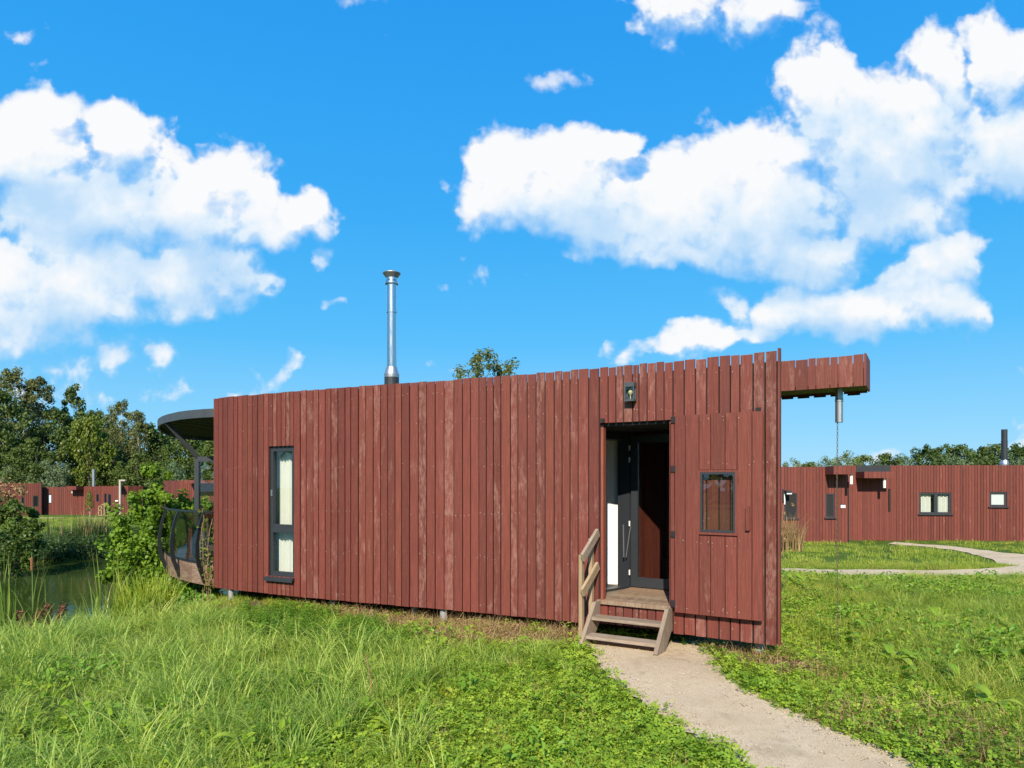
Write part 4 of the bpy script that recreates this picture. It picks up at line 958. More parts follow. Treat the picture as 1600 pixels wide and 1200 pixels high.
m = MB(); run_boards(m, b1_, (14.35, 29.3, 0), zb1, zt1, .14, .01, .1); run_boards(m, (8.0, 33, 0), a1, zb1, zt1, .14, .01, .1); run_boards(m, (14.3, 33, 0), (8.0, 33, 0), zb1, zt1, .14, .01, .1); m.build('side_wall', RED, c1)
m = MB(); m.prism([(8.05, 27.24), (13.33, 27.16), (14.25, 29.3), (14.25, 32.9), (8.05, 32.9)], zb1 + .1, zt1 - .12); m.build('roof', BLACK, c1)
far_window(c1, a1, t1, n1_, H1[0][0], H1[0][1], H1[0][2], H1[0][3], DARKGLASS, .05); far_window(c1, a1, t1, n1_, H1[1][0], H1[1][1], H1[1][2], H1[1][3], GREYGLASS, .06)
spout_box(c1, a1, t1, n1_, u1(1289), u1(1322), zt1 + .01, .32, .75, RED, (u1(1318), .62, .38))
def q1(px, n, z): v = a1 + t1 * u1(px) + n1_ * n; return Vector((v.x, v.y, z))
m = MB(); m.box(q1(1313, .012, zr(793.5, Z1)), t1 * .18, n1_ * .015, (0, 0, .115)); sg_ = m.build('number_plate', SIGNW, c1)
m = MB(); m.box(q1(1313, .012, zr(793.5, Z1) + .118), t1 * .18, n1_ * .02, (0, 0, .028)); m.box(q1(1315.8, .0275, zr(793.5, Z1) + .035), t1 * .018, n1_ * .004, (0, 0, .045)); m.build('plate_edge', ANTH, sg_)
m = MB(); x_ = q1(1229.5, .1, 0); z0, z1 = zr(787.5, Z1), zr(764.5, Z1)
m.box(q1(1222.5, .01, zr(784, Z1)), t1 * .07, n1_ * .06, (0, 0, .50)); m.box(q1(1224.5, .0, zr(771, Z1)), t1 * .19, n1_ * .32, (0, 0, .12)); wl_ = m.build('wall_lamp', ANTH, c1)  # first box is a dark slab in place of the lamp's shadow
m = MB(); m.box(q1(1224.3, .05, zr(788, Z1)), t1 * .045, n1_ * .03, (0, 0, .42)); m.build('lamp_arm', SIGNW, wl_); m = MB(); m.box(q1(1224.3, .33, zr(772, Z1)), t1 * .20, n1_ * .02, (0, 0, .04)); m.build('lamp_edge', SIGNW, wl_)
# right: the long block
c2_ = thing('timber_cabin', 'long far red timber cabin at right with a white-curtained double window and steel flue', 'cabin', (19, 28.4, gz(19, 28.4)), 'cabins on the lawn at the right')
pts2 = [Vector((13.95, 28.55, 0)), Vector((16.0, 28.42, 0)), Vector((19.5, 28.05, 0)), Vector((23.5, 27.55, 0)), Vector((27.0, 27.0, 0))]
ZB2, ZT2 = -.53, 2.60
def on2(px):
    r_ = (px - CX) / F_PX
    for i in range(4):
        a, b = pts2[i], pts2[i + 1]; d_ = b - a; u = (r_ * a.y - a.x) / (d_.x - r_ * d_.y)
        if u <= 1 or i == 3: return i, u * d_.length, a.y + u * d_.y
holes = {0: [], 1: [], 2: [], 3: []}; W2 = []
for (pa, pb, ya, yb, pane, mull) in ((1436.5, 1486.5, 803, 769.5, GLASS, True), (1546.5, 1573.5, 791.5, 768.5, PALEGLASS, False)):
    i, ua, Zi = on2(pa); _, ub, _ = on2(pb); h = (ua, ub, zat(ya, Zi), zat(yb, Zi)); holes[i].append(h); W2.append((i, h, pane, mull))
m = MB(); segT = []
for i in range(4): segT.append(run_boards(m, pts2[i], pts2[i + 1], ZB2, ZT2 if i else ZT2 - .0, .118 if i else .10, .014 if i else .006, .25 if i else .1, holes[i]))
m.build('front_wall', RED, c2_)
m = MB(); run_boards(m, pts2[-1], (27.5, 33, 0), ZB2, ZT2, .14, .01, .1); run_boards(m, (27.5, 33, 0), (14.6, 33, 0), ZB2, ZT2, .14, .01, .1); run_boards(m, (14.6, 33, 0), pts2[0], ZB2, ZT2, .14, .01, .1); m.build('side_wall', RED, c2_)
m = MB(); m.prism([(p.x + .02, p.y + .34) for p in pts2] + [(27.4, 32.9), (14.6, 32.9)], ZB2 + .1, ZT2 - .12); m.build('roof', BLACK, c2_)
m = MB(); m.prism([(p.x + .02, p.y + .04) for p in pts2] + [(27.05, 27.3), (23.5, 27.9), (19.5, 28.38), (16, 28.72), (14.2, 28.8)], ZB2 + .1, ZB2 + .2); m.build('floor', BLACK, c2_)
for i, h, pane, mull in W2:
    t_, n_, L_ = segT[i]
    far_window(c2_, pts2[i], t_, n_, *h, pane, .075, [(h[0] + h[1]) / 2 + .04] if mull else (), True, [(h[0] + .05, h[0] + .52), (h[0] + .78, h[1] - .03)] if mull else False)
i, u, Z = on2(1338); _, ub, _ = on2(1391); t_, n_, L_ = segT[0]
m = MB(); v = pts2[0] + t_ * u + n_ * .012; m.box((v.x, v.y, zat(738, Z)), t_ * (ub - u), n_ * .02, (0, 0, ZT2 - zat(738, Z) + .008)); m.build('roof_edge', DARKSTEEL, c2_)
spout_box(c2_, pts2[0], t_, n_, u - .02, ub - .22, zat(737.5, Z), .26, .80, RED, (on2(1371)[1], .62, .40))
m = MB(); u = on2(1388)[1]; v = pts2[0] + t_ * u + n_ * .012; m.box((v.x, v.y, zat(798, Z)), t_ * .07, n_ * .05, (0, 0, .92)); m.build('shutter_handle', BLACK, c2_)
fz = 29.6; fx = (1569.5 - CX) / F_PX * fz; m = MB(); m.lathe((fx, fz, 0), [(.12, ZT2 - .2), (.12, zat(690, fz)), (.125, zat(690, fz)), (.125, zat(689, fz)), (.115, zat(688.5, fz)), (.115, zat(671, fz))], 18); fl2 = m.build('chimney', DARKSTEEL, c2_)
m = MB(); m.lathe((fx, fz, 0), [(.17, ZT2 - .15), (.17, zat(724, fz)), (.13, zat(719, fz))], 18); m.build('collar', GALV, fl2)

# left: cabins across the pond
def plan_px(pts): return [Vector(((px - CX) / F_PX * Z, Z, 0)) for px, Z in pts]
def simple_cabin(label, front, back, top_py, bot_py, wins=(), beams=(), group='cabins across the pond', bw=.17, mat=RED):
    """front: list of (px, Z); back: plan points"""
    P = plan_px(front); Zm = sum(z for _, z in front) / len(front); zt_, zb_ = zat(top_py, Zm), zat(bot_py, Zm)
    c = thing('timber_cabin', label, 'cabin', (P[0].x, P[0].y, zb_), group)
    m = MB(); segs = []
    hl = {i: [] for i in range(len(P) - 1)}; todo = []
    for (seg, pa, pb, ya, yb, pane) in wins:
        a, b = P[seg], P[seg + 1]; d_ = b - a
        def uu(px): r_ = (px - CX) / F_PX; return (r_ * a.y - a.x) / (d_.x - r_ * d_.y) * d_.length
        Zi = a.y + d_.y * uu(pa) / d_.length; h = (uu(pa), uu(pb), zat(ya, Zi), zat(yb, Zi)); hl[seg].append(h); todo.append((seg, h, pane))
    for i in range(len(P) - 1): segs.append(run_boards(m, P[i], P[i + 1], zb_, zt_, bw, .02, .2, hl[i]))
    m.build('front_wall', mat, c)
    m = MB(); Bk = [P[-1]] + [Vector((*b, 0)) for b in back] + [P[0]]
    for a, b in zip(Bk[:-1], Bk[1:]): run_boards(m, a, b, zb_, zt_, .25, .015, .1)
    m.build('side_wall', mat, c)
    def inset(p): return (p.x, p.y + .12)
    m = MB(); m.prism([inset(p) for p in P] + [(b[0], b[1] - .05) for b in back], zb_ + .1, zt_ - .1); m.build('roof', plain('roof_grey', (.10, .10, .10), .8) if 'roof_grey' not in MATS else MATS['roof_grey'], c)
    for seg, h, pane in todo: far_window(c, P[seg], segs[seg][0], segs[seg][1], *h, pane, .07, (), False)
    for (seg, pa, pb, h_, pr, pipe) in beams:
        a, b = P[seg], P[seg + 1]; d_ = b - a
        def uu2(px): r_ = (px - CX) / F_PX; return (r_ * a.y - a.x) / (d_.x - r_ * d_.y) * d_.length
        spout_box(c, a, segs[seg][0], segs[seg][1], uu2(pa), uu2(pb), zt_ + .03, h_, pr, mat, (uu2(pipe), pr * .7, .35) if pipe else None)
    return c, P, segs, zt_, zb_
simple_cabin('far red cabin half hidden by the dark bush at the left edge', [(-60, 68), (10, 69.4), (64.5, 70.9)], [(-55.6, 79), (-66, 79)], 755, 806.5, [(1, 33, 38, 788, 776.5, DARKGLASS), (1, 51, 60, 792, 774.5, DARKGLASS)])
simple_cabin('far red cabin with a small bright white window across the pond', [(62, 71.7), (90, 71.9), (114, 72.4)], [(-53.4, 82), (-58, 82)], 761, 806, [(0, 73.5, 80.5, 786.5, 772, BRIGHTPANE)])
simple_cabin('far red cabin with a roof spout over its middle across the pond', [(113.5, 72.2), (140, 71.8), (158.5, 71.4)], [(-49.5, 81), (-52.8, 81)], 760, 806, [(1, 150, 154.5, 784, 772, DARKGLASS)], [(0, 113.8, 131, .38, 1.0, 121)])
c4, P4, S4, zt4, zb4 = simple_cabin('far red cabin with an open dark doorway and wooden steps across the pond', [(158.5, 69.5), (176, 69), (200, 69.3), (223, 70.5)], [(-43.5, 79), (-47.8, 79)], 759.5, 805.5, [(0, 168.5, 173.5, 803, 772, DARKGLASS), (0, 162.5, 166.5, 803, 771, DARKGLASS), (2, 202, 207, 795, 772, DARKGLASS)], [(1, 184, 193, .3, .8, 191)])
m = MB(); v = W(180, 783.5, 68.9); m.box(v, (.30, -.01, 0), (0, -.03, 0), (0, 0, .12)); m.build('number_plate', SIGNW, c4)
m = MB(); v = W(146, 0, 74.5); m.lathe((v.x, v.y, 0), [(.16, zt4 - .6), (.16, zat(734, 74.5)), (.19, zat(734, 74.5)), (.19, zat(733, 74.5))], 12); m.build('chimney', GALV, c4)
simple_cabin('far curved red cabin seen through the terrace between shrub and wall', [(252, 53), (262, 50.5), (278, 49), (305, 48.5), (360, 49), (420, 51)], [(-20, 60), (-28, 60)], 751, 812, [(1, 268, 275, 791, 781, DARKGLASS)], [(3, 296, 345, .22, 1.2, None)])
fs = thing('wooden_steps', 'tiny pale wooden steps with handrail at the far cabin doorway', 'steps', tuple(W(160, 805, 68)))
for k in range(3):
    m = MB(); v = W(155 + k * 3.2, 806.5 - k * 2.6, 68.2); m.bv = (random.random(), .4, .5); m.box(v, (1.2, .1, 0), (0, .5, 0), (0, 0, .10)); m.build('tread', POSTWOOD, fs)
for (p0, p1_) in (((154.2, 792.5), (163, 787)), ((154.2, 798.5), (163, 793)), ((154.3, 807), (154.3, 790.5)), ((158.6, 806), (158.6, 788)), ((163, 804), (163, 785.5))):
    m = MB(); m.bv = (.5, .5, .4); m.beam(W(*p0, 67.8), W(*p1_, 67.8), .09, .09); m.build('handrail', POSTWOOD, fs)
lpz = 61; lpt = thing('lamp_post', 'tall pale wooden lamp post with a short arm in front of far cabins', 'lamp post', tuple(W(187.5, 806, lpz)))
m = MB(); m.beam((W(187.5, 0, lpz).x, lpz, gz(W(187.5, 0, lpz).x, lpz) - .1), W(187.5, 749.5, lpz), .15, .15, (0, 1, 0)); m.build('post', PALEPOST, lpt)
m = MB(); m.beam(W(188.9, 750.5, lpz), W(196, 750.5, lpz), .14, .13); ar = m.build('arm', PALEPOST, lpt); m = MB(); v = W(192.5, 752.3, lpz); m.cbox((v.x, v.y, v.z - .02), .26, .12, .04); m.build('lamp_head', ANTH, ar)
# lift the far pieces' feet into the ground: short dark plinths are hidden in grass

# ------------------------------------------------------------------ trees
PROTO = {}
def tree_mesh(key, seed, H, Wd, n_clump, n_leaf, leaf, mat, bark, shape='round', crown_lo=.25, trunk_r=.14, multi=1, aspect=.6, clump_r=.16, droop=0, limbs=14, shell=.5):
    """a tapered trunk with limbs, and a crown of leaf clumps hung on them"""
    g = np.random.default_rng(seed); rr = random.Random(seed); mb = MB(); cents, rads = [], []
    for k in range(multi):
        bx, by = (0, 0) if multi == 1 else (g.normal() * Wd * .10, g.normal() * Wd * .10); n = 9; pts = []; lean = g.normal(size=2) * H * .03
        for i in range(n):
            f = i / (n - 1); pts.append((bx + lean[0] * f + g.normal() * H * .006, by + lean[1] * f + g.normal() * H * .006, H * .94 * f * (1 if k == 0 else rr.uniform(.75, .95))))
        mb.tube(pts, [trunk_r * (1 - .9 * i / (n - 1)) + .008 for i in range(n)], 8)
        if k == 0: main = pts
    for j in range(n_clump):
        f = crown_lo + (1 - crown_lo) * (j + .5 + g.normal() * .4) / n_clump; f = min(max(f, crown_lo), 1)
        q = (f - crown_lo) / (1 - crown_lo)
        if shape == 'round': prof = math.sqrt(max(0.04, 1 - (2 * q - .85) ** 2 / 1.35)) 
        elif shape == 'cone': prof = (1 - q) ** .75 * .95 + .08
        elif shape == 'birch': prof = max(.22, (math.sin(min(1, q * .86 + .10) * math.pi)) ** .6 * (1 - .25 * q))
        else: prof = 1 - .5 * q
        ang = g.random() * 2 * math.pi; rad = Wd / 2 * prof * (g.random() ** .45) * rr.uniform(.78, 1.12)
        c = np.array([math.cos(ang) * rad, math.sin(ang) * rad, H * f - droop * rad * .4 + g.normal() * H * .015]); cents.append(c); rads.append(Wd * clump_r * rr.uniform(.55, 1.25) * (.55 + .45 * prof))
    for j in g.choice(len(cents), min(limbs, len(cents)), replace=False):
        c = cents[j]; f = max(.12, (c[2] / H) - .12 - .25 * np.hypot(c[0], c[1]) / max(Wd, .1)); i = min(7, int(f * 8)); p0 = Vector(main[i]); p3 = Vector(c); pm = p0.lerp(p3, .5) + Vector((0, 0, .04 * H)); r0 = trunk_r * (1 - .9 * f) * .5
        mb.tube([p0, p0.lerp(pm, .55), pm, p3], [r0 + .006, r0 * .75 + .005, r0 * .5 + .005, .006], 5)
    v, t = leaves(cents, rads, n_leaf, leaf, aspect, seed, .3, shell)
    # hanging strands for the birches
    trunk = mb.build('trunk', bark); COL.objects.unlink(trunk)
    cm_ = poly_mesh('crown', v, 4, t, mat); PROTO[key] = (trunk.data, cm_); bpy.data.objects.remove(trunk)
def plant(key, name, label, cat, loc, scale=1, rz=0, group=None, parts=('trunk', 'crown'), sx=1.0):
    o = bpy.data.objects.new(name, None); o.location = loc; o.rotation_euler = (0, 0, rz); o.scale = (scale * sx, scale * sx, scale); link(o); tag(o, label, cat, group)
    for nm, me in zip(parts, PROTO[key]): link(bpy.data.objects.new(nm, me), o)
    return o
def tree_at(key, name, label, px, top_py, Z, H, group=None, rz=None, sx=1.0, cat='tree', sink=.1, parts=('trunk', 'crown')):
    x = (px - CX) / F_PX * Z; g = gz(x, Z) - sink; top = zat(top_py, Z); return plant(key, name, label, cat, (x, Z, g), (top - g) / H, random.uniform(0, 6.28) if rz is None else rz, group, parts, sx)
tree_mesh('birchA', 11, 17, 8.5, 120, 75, .34, L_BIRCH, BIRCHBARK, 'birch', .16, .20, 2, .5, .11, .35)
tree_mesh('birchB', 12, 16, 7.0, 110, 75, .32, L_BIRCH, BIRCHBARK, 'birch', .14, .18, 1, .5, .12, .35)
tree_mesh('oakA', 13, 15, 10, 130, 85, .36, L_WOODD, BARK, 'round', .10, .28, 1, .7, .125)
tree_mesh('oakB', 14, 13, 9, 110, 90, .36, L_WOODD, BARK, 'round', .06, .26, 2, .7, .13)
tree_mesh('openA', 15, 16, 6.5, 70, 70, .36, L_RIGHT, BARK, 'birch', .22, .20, 1, .6, .11)
tree_mesh('yellowA', 16, 11, 8, 100, 85, .36, L_YELLOW, BARK, 'round', .18, .22, 1, .7, .12)
tree_mesh('willow', 17, 5, 3.6, 60, 60, .24, L_SILVER, BARK, 'round', .08, .10, 3, .35, .17)
tree_mesh('fieldA', 18, 8, 6, 80, 80, .26, L_RIGHT, BARK, 'round', .15, .16, 2, .65, .14)
tree_mesh('fieldB', 19, 7.5, 5, 70, 80, .24, L_WOODD, BARK, 'round', .10, .16, 1, .6, .15)
tree_mesh('fieldC', 20, 7, 5, 70, 70, .22, L_SILVER, BARK, 'round', .10, .15, 2, .4, .15)
tree_mesh('acacia', 21, 9.4, 4.4, 110, 75, .13, L_ACACIA, BARK, 'round', .45, .13, 2, .55, .10, 0, 40)
tree_mesh('sapling', 22, 2.8, 1.3, 34, 40, .12, L_YELLOW, PALEPOST, 'birch', .30, .03, 1, .6, .15)
WG = 'trees of the wood beyond the far cabins'
def wood(key, label, px, top, Z, H, sx=1.0): tree_at(key, 'birch_tree' if 'birch' in key else 'broadleaf_tree', label, px, top, Z, H, WG, None, sx)
wood('birchA', 'tallest grey-green birch at the left edge of the wood', 22, 578, 86, 17, 1.0)
wood('birchB', 'grey-green birch with drooping side twigs beside the tallest birch', 60, 588, 88, 16, .95)
wood('oakA', 'dark broadleaf tree standing low below the two tall birches', -12, 612, 78, 15, .9)
wood('openA', 'slim open-topped tree with lit leaves right of the tall birches', 112, 606, 92, 16, .85)
wood('oakB', 'dark round tree filling the gap under the slim open-topped tree', 88, 648, 84, 13, 1.0)
wood('yellowA', 'bright yellow-green tree standing in front of the dark wood', 140, 652, 78, 11, .62)
wood('oakA', 'dark tree behind the bright yellow-green tree', 150, 646, 92, 15, .8)
wood('birchA', 'broad pale birch in the middle of the wood', 188, 628, 88, 17, .85)
wood('birchB', 'narrow pale birch with a white stem behind the lamp post', 212, 640, 84, 16, .85)
wood('oakB', 'dark rounded tree at the right shoulder of the middle birch', 235, 668, 86, 13, .95)
wood('oakA', 'dark tree left of the terrace canopy', 262, 676, 88, 15, 1.0)
wood('oakB', 'olive-green tree under the terrace canopy', 293, 682, 80, 13, 1.0)
wood('oakA', 'olive-green tree beside the glazed terrace corner', 322, 684, 84, 15, 1.1)
wood('oakB', 'dark low tree behind the left cabins', 46, 690, 76, 13, 1.0)
wood('oakA', 'dark low tree behind the far cabin chimney', 172, 700, 80, 15, 1.1)
wood('oakB', 'dark low tree behind the far doorway cabin', 215, 712, 78, 13, 1.2)
wood('oakB', 'dark low tree hidden behind the left end of the wood', 8, 668, 92, 13, 1.0)
wood('oakA', 'dark tree at the back of the wood behind the middle birch', 170, 668, 96, 15, 1.1)
wood('oakB', 'dark low tree right behind the curved far cabin', 268, 724, 72, 13, 1.3)
wood('oakA', 'dark low tree just left of the red wall', 345, 690, 74, 15, 1.2)
for i, (px, top, lb) in enumerate(((22, 722, 'leftmost silvery willow shrub behind the far cabins'), (52, 724, 'silvery willow shrub above the white-window cabin wing'), (75, 722, 'pale willow shrub left of the far chimney'), (95, 728, 'rightmost silvery willow shrub left of the far chimney'), (272, 726, 'pale willow shrub above the curved far cabin'))):
    tree_at('willow', 'willow_shrub', lb, px, top, 75.5 if px < 200 else 64, 5, 'willow shrubs behind the far cabins', None, .8, 'shrub')
tree_at('sapling', 'young_tree', 'slim young tree with yellow leaves before the far cabin wall', 140, 768, 63.5, 2.8, None, 1.0, .8)
tree_at('acacia', 'tree', 'airy tree top showing above the roof edge of the large cabin', 763, 556, 30, 9.4, None, .6, 1.0)
RG = 'trees behind the right cabins'
RT = [(1238, 722, 'fieldC', 84, 'low grey-green tree top left of the drain chain'), (1268, 724, 'fieldA', 88, 'lowest tree top above the number-plate cabin'), (1292, 719, 'fieldC', 80, 'thin tree top just left of the rain chain'), (1322, 712, 'fieldC', 66, 'pale round tree right of the rain chain'), (1352, 714, 'fieldA', 70, 'bushy tree above the dark roof edge strip'),
      (1384, 711, 'fieldA', 68, 'loose tree right above the second roof spout'), (1410, 716, 'fieldC', 72, 'small thin grey tree between two bushy ones'), (1444, 701, 'fieldB', 66, 'dark round tree left above the double window'), (1472, 700, 'fieldB', 70, 'dark round tree right above the double window'), (1502, 698, 'fieldA', 62, 'tallest bright tree between the windows'),
      (1530, 704, 'fieldB', 66, 'dark tree left of the right flue'), (1558, 697, 'fieldA', 74, 'tree directly behind the right flue'), (1590, 699, 'fieldB', 64, 'dark tree right of the right flue'), (1582, 716, 'fieldC', 56, 'pale silvery shrub right of the right flue'), (1490, 717, 'fieldC', 54, 'pale silvery shrub along the long cabin roof'), (1618, 692, 'fieldA', 66, 'tree cut by the right picture edge')]
for px, top, key, Z, lb in RT: tree_at(key, 'field_tree', lb, px, top, Z, {'fieldA': 8, 'fieldB': 7.5, 'fieldC': 7}[key], RG, None, 1.05)

g_ = np.random.default_rng(99); ang_ = R(180) + (g_.random(170) * 2 - 1) * R(115); rad_ = 46 + 8 * g_.random(170)  # out-of-view belt of leaves added for the glass to reflect
cs_ = np.stack([np.sin(ang_) * rad_, np.cos(ang_) * rad_, -.5 + 13 * g_.random(170) ** 1.2], 1); v_, t_ = leaves(cs_, [3.2] * 170, 60, 1.0, .7, 98)
tl_ = bpy.data.objects.new('treeline', poly_mesh('treeline', v_, 4, t_, L_RIGHT)); link(tl_); tag(tl_, 'unseen wood behind the viewer, put in for the door glass to mirror', 'treeline', None, 'stuff')

# ------------------------------------------------------------------ shrubs by the pond
tree_mesh('alder', 31, 2.9, 2.3, 150, 52, .085, L_BUSH, BARK, 'round', .04, .03, 5, .72, .125, 0, 60, .6)
bush_x, bush_y = W(236, 0, 14.3).xy
def shrub(name, label, key_seed, blobs, mat, n_leaf, leaf, base, aspect=.7, bark=BARK, cat='shrub', stems=10, seed=1, up=.35, group=None):
    """foliage clumps given as (photo x, photo y, Z, radius) and stems that carry them"""
    c = thing(name, label, cat, base, group); cents, rads = [], []; rr = random.Random(seed)
    for (px, py, Z, r_) in blobs:
        v = W(px, py, Z); k = 5
        for _ in range(k): cents.append((v.x + rr.gauss(0, r_ * .5), v.y + rr.gauss(0, r_ * .55), v.z + rr.gauss(0, r_ * .45))); rads.append(r_ * rr.uniform(.4, .75))
    off = np.array(base); v_, t_ = leaves(np.array(cents) - off, rads, n_leaf, leaf, aspect, seed, up, .55)
    link(bpy.data.objects.new('foliage', poly_mesh('foliage', v_, 4, t_, mat)), c)
    m = MB(); b = Vector(base)
    for j in rr.sample(range(len(cents)), min(stems, len(cents))):
        p = Vector(cents[j]); p0 = b + Vector((rr.gauss(0, .12), rr.gauss(0, .1), 0)); m.tube([p0, p0.lerp(p, .5) + Vector((0, 0, .06)), p], [.016, .011, .004], 5)
    m.build('stem', bark, c); return c
bz = gz(bush_x, bush_y)
BL_ = [(236, 735, 14.2, .14), (240, 755, 14.2, .22), (232, 775, 14.2, .25), (250, 775, 14.1, .2), (215, 800, 14.1, .3), (240, 800, 14.1, .3), (262, 795, 14.5, .25), (285, 790, 15.2, .28), (308, 783, 15.4, .22), (205, 825, 14, .32), (235, 830, 13.9, .35), (262, 828, 14.4, .32), (290, 815, 15.2, .3),
       (195, 850, 13.9, .32), (222, 858, 13.7, .36), (250, 862, 13.8, .35), (275, 850, 14.8, .35), (182, 880, 13.8, .28), (205, 888, 13.6, .34), (235, 895, 13.5, .36), (255, 905, 13.4, .3), (178, 905, 13.6, .2), (200, 915, 13.4, .3), (230, 922, 13.2, .32), (255, 925, 13.2, .28)]
shrub('shrub', 'bright green leafy shrub growing between the pond and the terrace', 0, BL_, L_BUSH, 100, .078, (bush_x, bush_y, bz), .72, BARK, 'shrub', 26, 5)
DB = [(14, 790, 27, .3), (36, 800, 27, .3), (8, 808, 26.5, .5), (30, 824, 26.5, .5), (2, 835, 26.2, .6), (24, 846, 26.2, .6), (44, 846, 26.5, .35), (0, 868, 26, .6), (20, 876, 26, .5), (40, 870, 26, .35), (-30, 800, 27, .8), (-40, 850, 26.5, .9), (48, 815, 27, .16), (-25, 770, 27.5, .5), (52, 832, 27, .16)]
dbx = (10 - CX) / F_PX * 26.5; shrub('shrub', 'large dark bush at the left edge beyond the water', 0, DB, L_DARKB, 120, .12, (dbx, 26.5, gz(dbx, 26.5) - .1), .65, BARK, 'shrub', 20, 6)
RTB = [(12, 775, 28.5, .4), (30, 765, 28.5, .35), (5, 760, 28.5, .5)]
dbx = (15 - CX) / F_PX * 28.5; shrub('shrub', 'reddish-leaved twiggy bush behind the large dark bush', 0, RTB, L_DRY, 26, .13, (dbx, 28.5, gz(dbx, 28.5) - .1), .5, BARK, 'shrub', 12, 7)
IV = [(300, 925, 12.3, .2), (320, 935, 12.0, .22), (345, 938, 11.8, .16), (280, 920, 12.6, .22), (300, 950, 11.7, .2), (325, 955, 11.4, .16), (275, 940, 12.2, .2), (260, 935, 12.6, .2), (335, 950, 11.3, .12), (290, 945, 12.4, .25), (312, 925, 12.6, .25), (340, 938, 12.0, .2), (355, 945, 11.6, .14), (275, 955, 11.8, .18), (330, 925, 12.8, .25), (270, 915, 13.0, .25)]
ivx, ivy = W(300, 0, 12).xy; shrub('ivy', 'dark green ivy mound growing under the terrace fascia', 0, IV, L_NETTLE, 55, .075, (ivx, ivy, gz(ivx, ivy)), .8, BARK, 'ivy', 10, 8)
# far-bank herb and reed clumps
def blades(n, h, w, spread, bend, seed, segs=4, tip=True, lean=(0, 0)):
    """grass-like blades from the origin: verts (n*segs*4,3), tone"""
    g = np.random.default_rng(seed); out = []; tone = []
    for i in range(n):
        a = g.random() * 6.283; r0 = spread * math.sqrt(g.random()); bx, by = math.cos(a) * r0, math.sin(a) * r0; da = a + g.normal() * .9; hh = h * (.55 + .6 * g.random()); bd = bend * (.3 + g.random()) * hh; ww = w * (.7 + .6 * g.random())
        dx, dy = math.cos(da), math.sin(da); sx, sy = -dy, dx; tw = g.normal() * .5; cs = math.cos(tw); sx, sy = sx * cs + dx * math.sin(tw), sy * cs + dy * math.sin(tw)
        P = []
        for k in range(segs + 1):
            f = k / segs; q = bd * f ** 2; zz = hh * f - (bd * .45) * f ** 3; P.append((bx + dx * q + lean[0] * f * f, by + dy * q + lean[1] * f * f, zz, ww * (1 - f ** 1.6) * .5 + .0004))
        t = g.random()
        for k in range(segs):
            x0, y0, z0, w0 = P[k]; x1, y1, z1, w1 = P[k + 1]
            out += [(x0 - sx * w0, y0 - sy * w0, z0), (x0 + sx * w0, y0 + sy * w0, z0), (x1 + sx * w1, y1 + sy * w1, z1), (x1 - sx * w1, y1 - sy * w1, z1)]; tone.append(t)
    return np.array(out), np.array(tone)
def clump(name, label, cat, x, y, parts, group=None, z=None):
    o = thing(name, label, cat, (x, y, gz(x, y) - .03 if z is None else z), group)
    for nm, (v, t), mat in parts: link(bpy.data.objects.new(nm, poly_mesh(nm, v, 4, t, mat)), o)
    return o
x, y = W(145, 0, 35.5).xy; clump('reed_clump', 'tall brown-green reed clump on the far pond bank', 'reeds', x, y, [('blades', blades(380, 1.45, .03, .75, .25, 41), L_FAR), ('dry_stalks', blades(90, 1.7, .025, .7, .15, 42), L_DRY)])
x, y = W(108, 0, 36).xy; clump('reed_clump', 'thin dark reed stalks on the far bank left of the brown-green clump', 'reeds', x, y, [('blades', blades(50, 1.5, .03, 1.2, .15, 43), L_FAR), ('dry_stalks', blades(14, 2.1, .02, 1.2, .1, 44), L_DRY)])
# near reeds and cattails
def reed_px(label, px, py_base, py_top, Z, n, w, spread, bend, mat, seed, name='reed_clump', cat='reeds'):
    x = (px - CX) / F_PX * Z; g = gz(x, Z); h = zat(py_top, Z) - g; return clump(name, label, cat, x, Z, [('blades', blades(n, h, w, spread, bend, seed), mat)])
reed_px('tall green reed blades standing at the left picture edge', 6, 1000, 868, 8.6, 26, .026, .14, .12, L_REED, 51)
reed_px('upright pale reed blades in front of the bright green shrub', 168, 930, 846, 12.2, 38, .034, .24, .22, L_REED, 52)
reed_px('arching reed blades at the water just left of the shrub', 148, 955, 880, 11.2, 22, .026, .22, .45, L_REED, 53)
reed_px('yellow-green sedge clump below the shrub and terrace', 232, 975, 882, 10.4, 300, .017, .36, .38, L_SEDGE, 54, 'sedge_clump', 'sedge')
reed_px('second yellow-green sedge clump left of the larger one', 203, 985, 905, 9.8, 130, .015, .26, .4, L_SEDGE, 55, 'sedge_clump', 'sedge')
reed_px('thin green rush blades between sedge and ivy', 256, 965, 925, 10.8, 60, .012, .2, .25, L_REED, 56, 'sedge_clump', 'sedge')
CG = 'cattails at the near pond edge'
def cattail(px, Z, py_top, label, seed, head=True, nb=6):
    x = (px - CX) / F_PX * Z; g = gz(x, Z); top = zat(py_top, Z) - g; c = thing('cattail', label, 'cattail', (x, Z, g), CG); m = MB(); w = Vector((x, Z, g))
    m.tube([w, w + Vector((.01, 0, top * .5)), w + Vector((.0, 0, top))], [.007, .006, .003], 6); m.build('stem', STEM, c)
    if head: m = MB(); m.lathe(w + Vector((0, 0, top * .78)), [(.004, 0), (.016, .012), (.017, .16), (.006, .185)], 10); m.build('seed_head', CATHEAD, c)
    v, t = blades(nb, top * .92, .016, .05, .35, seed); link(bpy.data.objects.new('blades', poly_mesh('blades', v, 4, t, L_REED)), c)
cattail(49.5, 8.7, 862, 'cattail with a brown seed head left of the pond reflection', 61, True, 8)
cattail(70, 9.3, 905, 'cattail stem with long bent blades right of the brown seed head', 62, False, 5)
